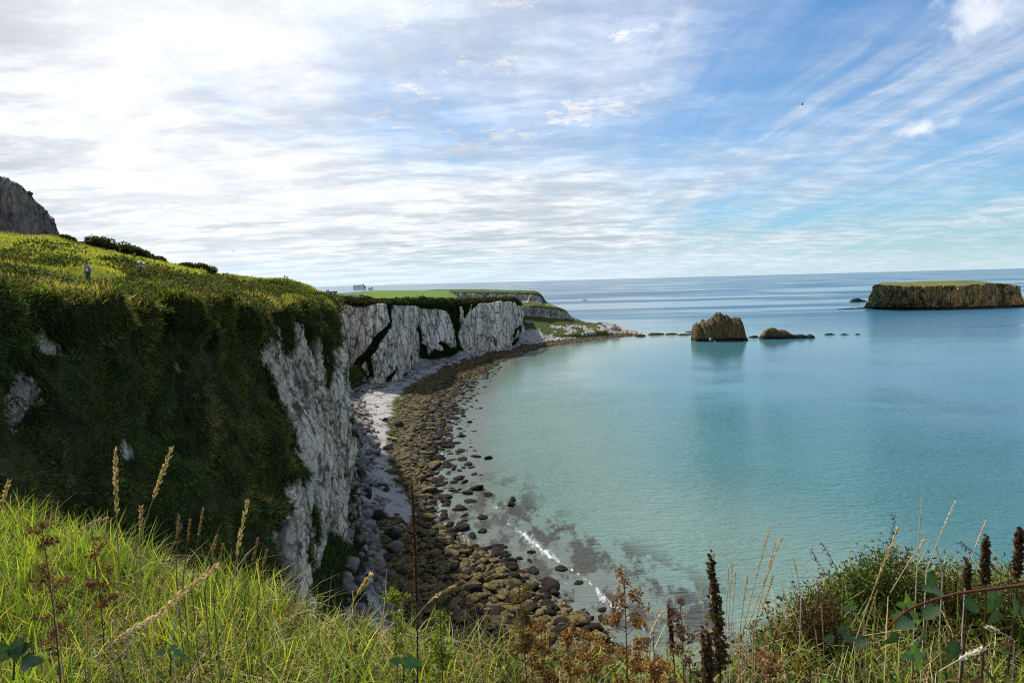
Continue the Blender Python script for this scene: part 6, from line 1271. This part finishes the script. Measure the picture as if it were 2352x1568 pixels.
umbel((1767, 1475), (1780, 1568), 1.5, 'orange-brown dry seed plant at the bottom below the golden sheaf', 50, (.25, .14, .06), 3, 8); umbel((1010, 1400), (985, 1560), 1.8, 'greenish weed with small yellow flowers over the shore rocks', 36, (.16, .20, .03), 2, 9); umbel((905, 1345), (880, 1520), 2.0, 'slender weed with tiny yellow-green flowers left of the shore rocks', 24, (.18, .22, .03), 2, 10); umbel((1860, 1520), (1850, 1600), 1.3, 'mossy golden flower clump at the bottom right of centre', 80, (.14, .12, .02), 4, 11)
umbel((95, 1205), (100, 1330), 2.4, 'reddish dry flower plant in the far left grass', 50, (.14, .07, .04), 2, 12); umbel((210, 1215), (215, 1310), 3.0, 'brown dry flower plant behind the left grass', 40, (.16, .08, .04), 2, 13)

def shrub(u, vtop, vbot, y, wpx, label, seed, cols, n, ls):
    c = at_y(u, vbot, y); c[2] = ground(np.array([c[0]]), np.array([min(y, edge_y(c[0] / c[1]))]))[0] - .05; w_ = wpx * y / FP; h_ = at_y(u, vtop, y)[2] - c[2]; root = empty('shrub', tuple(c)); tag(root, label, 'shrub'); rg = np.random.default_rng(seed); A = Acc(); B = Acc()
    m = 130; th = rg.uniform(0, 6.28, m); rr = np.sqrt(rg.uniform(0, 1, m)); tips = np.stack([np.cos(th) * rr * w_ / 2, np.sin(th) * rr * w_ * .3, h_ * (1 - rr ** 2.4 * .75) * rg.uniform(.7, 1.02, m)], -1)
    for t in tips:
        b0 = np.array([t[0] * .35, t[1] * .35, 0]); q = arc_pts(b0, t, 6, .05); A.add(np_tube(q, .003, .0012, (.13, .05, .035), 4)); k = n // m; s = rg.uniform(.25, 1.02, (k, 1)); pt = b0 + (t - b0) * s + rg.normal(size=(k, 3)) * .026
        B.add(leaves(pt, rg.uniform(.6, 1.3, k) * ls, pal(k, cols, .25), asp=.6, fold=.3))
    link('branches', A.mesh('branches', M_stem), root); link('foliage', B.mesh('foliage'), root)
GC = [(.05, .085, .018), (.08, .115, .022), (.035, .055, .015), (.12, .15, .03)]
shrub(2030, 1246, 1400, 3.3, 330, 'rounded small-leaved green shrub forming the hump at right, against the sea', 1, GC, 15000, .020)
shrub(1880, 1330, 1440, 3.0, 190, 'lower reddish-brown twiggy shrub left of the green hump', 2, [(.07, .07, .02), (.10, .055, .03), (.06, .08, .02)], 6000, .017)
shrub(2200, 1285, 1400, 3.2, 230, 'green-brown shrub right of the rounded hump', 3, GC + [(.10, .06, .03)], 8000, .018)
shrub(2340, 1290, 1420, 3.0, 200, 'leafy shrub running off the right picture edge', 5, GC, 6000, .020)
def twig(tip, base, y, label, colr=(.10, .03, .025)):
    t = at_y(*tip, y); b = at_y(*base, y); A = Acc(); A.add(np_tube(arc_pts(b, t, 9, .03, .03) - b, .0022, .0010, colr)); n = 46; f_ = RNG.uniform(.3, 1, (n, 1)); q = (t - b) * f_ + RNG.normal(size=(n, 3)) * .006
    root = empty('twig', tuple(b)); tag(root, label, 'twig'); link('stem', A.mesh('stem', M_stem), root); B = Acc(); B.add(leaves(q, RNG.uniform(.008, .016, n), pal(n, [(.12, .04, .035), (.08, .03, .025), (.10, .08, .03)], .25), asp=.6)); link('foliage', B.mesh('foliage'), root)
twig((1862, 1262), (1905, 1345), 3.0, 'dark red thorny twig with buds, leftmost above the shrubs'); twig((1885, 1245), (1930, 1330), 3.0, 'dark red twig rising left of the green hump, taller of two'); twig((2055, 1180), (2035, 1290), 3.2, 'single thin purple shoot sticking up from the green hump'); twig((2095, 1255), (2050, 1320), 3.1, 'dark twig arching right off the green hump'); twig((2200, 1245), (2300, 1320), 2.6, 'reddish thin runner sloping down towards the dock pair')
# bramble arching in from the right with large ribbed leaves
def bramble():
    y = 1.75; pts = np.array([at_y(u, v, y + dy) for u, v, dy in [(2460, 1325, -.1), (2352, 1342, 0), (2280, 1352, 0), (2200, 1362, 0), (2140, 1378, .02), (2085, 1400, .05), (2040, 1440, .05)]]); o = pts[0].copy(); root = empty('bramble_stem', tuple(o)); tag(root, 'dark red bramble stem with large ribbed leaves arching in from the right edge', 'bramble')
    x = np.linspace(0, 6, 30); q = cr(pts, x); A = Acc(); A.add(np_tube(q - o, .0058, .0028, (.085, .03, .022), 7)); th = []
    for _ in range(60): i = RNG.integers(1, 29); A.add(np_tube(np.stack([q[i] - o, q[i] - o + RNG.normal(size=3) * .007]), .0011, .0002, (.12, .05, .03), 3))
    link('stem', A.mesh('stem', M_stem), root)
    for u, v, ang, L in [(2160, 1356, 160, .095), (2150, 1392, 210, .085), (2215, 1380, 330, .08), (2265, 1345, 300, .09), (2285, 1360, 250, .09), (2325, 1375, 280, .085), (2345, 1400, 300, .08), (2095, 1425, 190, .08), (2120, 1440, 250, .09), (2060, 1452, 220, .07), (2190, 1470, 260, .085), (2145, 1340, 120, .06), (2290, 1400, 240, .07), (1990, 1465, 200, .06)]:
        p = at_y(u, v, y + RNG.uniform(-.05, .12)) - o; a = math.radians(ang); B = Acc(); B.add(ovate(p[None], np.array([[math.cos(a), -.25, math.sin(a)]]), np.array([[.1, -1, .55]]) + RNG.normal(size=(1, 3)) * .35, L * .82, L * .56, pal(1, [(.03, .065, .022), (.038, .08, .024), (.026, .055, .02)], .15)))
        link('leaf', B.mesh('leaf', M_big), root)
def bigleaf_mat():
    m, n, b, out = new_mat('broad_leaf'); c = n.attr('Col'); p = objc(n); v = n.noise(p, 120, 3, .6); c = n.mix(n.ss(v, .4, .7, 0, .4), c, (.07, .12, .04)); n.l.new(c, b.inputs['Base Color']); b.inputs['Roughness'].default_value = .42; b.inputs['Specular IOR Level'].default_value = .5
    n.l.new(n.bump(n.noise(p, 90, 4, .7), .6, .004), b.inputs['Normal']); tr = n.new('ShaderNodeBsdfTranslucent'); n.l.new(n.mix(1.0, c, (1.5, 1.6, .6), 'MULTIPLY'), tr.inputs[0]); ms = n.new('ShaderNodeMixShader'); ms.inputs[0].default_value = .25; n.l.new(b.outputs[0], ms.inputs[1]); n.l.new(tr.outputs[0], ms.inputs[2]); n.l.new(ms.outputs[0], out.inputs[0]); return m
M_big = bigleaf_mat(); bramble()
def sprig(u, v, y, label, leaves_, colr, name='leafy_sprig'):
    b = at_y(u, v + 60, y); root = empty(name, tuple(b)); tag(root, label, 'leafy plant'); top_ = at_y(u, v, y) - b; A = Acc(); A.add(np_tube(arc_pts(np.zeros(3), top_, 6, 0, .04), .002, .0012, (.07, .06, .03))); link('stem', A.mesh('stem', M_stem), root)
    for du, dv_, ang, L in leaves_:
        p = at_y(u + du, v + dv_, y) - b; a = math.radians(ang); B = Acc(); B.add(ovate(p[None], np.array([[math.cos(a), -.2, math.sin(a)]]), np.array([[.1, -1, .6]]), L * .75, L * .46, pal(1, [colr], .15))); link('leaf', B.mesh('leaf', M_big), root)
sprig(925, 1515, 1.1, 'two large dark green ribbed leaves low in the grass, bottom centre left', [(0, 0, 350, .055), (-4, 2, 170, .035)], (.035, .085, .02))
sprig(2080, 1385, 1.9, 'bright lime green young bramble leaves below the shrub hump', [(0, 0, 80, .05), (0, 4, 20, .055), (0, 6, 160, .05), (8, 20, 330, .06), (-8, 20, 210, .06), (20, 30, 300, .05)], (.13, .24, .03)); sprig(2095, 1500, 1.6, 'light green three-lobed leaves in the lower right grass', [(0, 0, 80, .05), (0, 4, 10, .055), (0, 6, 170, .05), (8, 16, 300, .05)], (.10, .20, .03))
sprig(1950, 1390, 2.0, 'light green sprig left of the lime bramble leaves', [(0, 0, 60, .04), (0, 4, 10, .045), (0, 6, 170, .045), (8, 16, 320, .04)], (.09, .17, .03)); sprig(1925, 1450, 1.7, 'dark ribbed leaves under the golden sheaf and the shrub hump', [(0, 0, 40, .05), (10, 10, 350, .06), (-10, 10, 200, .055)], (.03, .065, .02)); sprig(390, 1490, 1.2, 'grey-green crinkled leaves in the middle of the left grass', [(0, 0, 30, .03), (10, 6, 350, .035), (-10, 6, 180, .03), (30, 12, 300, .03)], (.05, .10, .03)); sprig(30, 1500, 1.0, 'dark narrow leaves at the bottom left corner', [(0, 0, 30, .06), (0, 10, 60, .07), (-10, 10, 120, .06), (20, 20, 10, .06)], (.02, .045, .015))
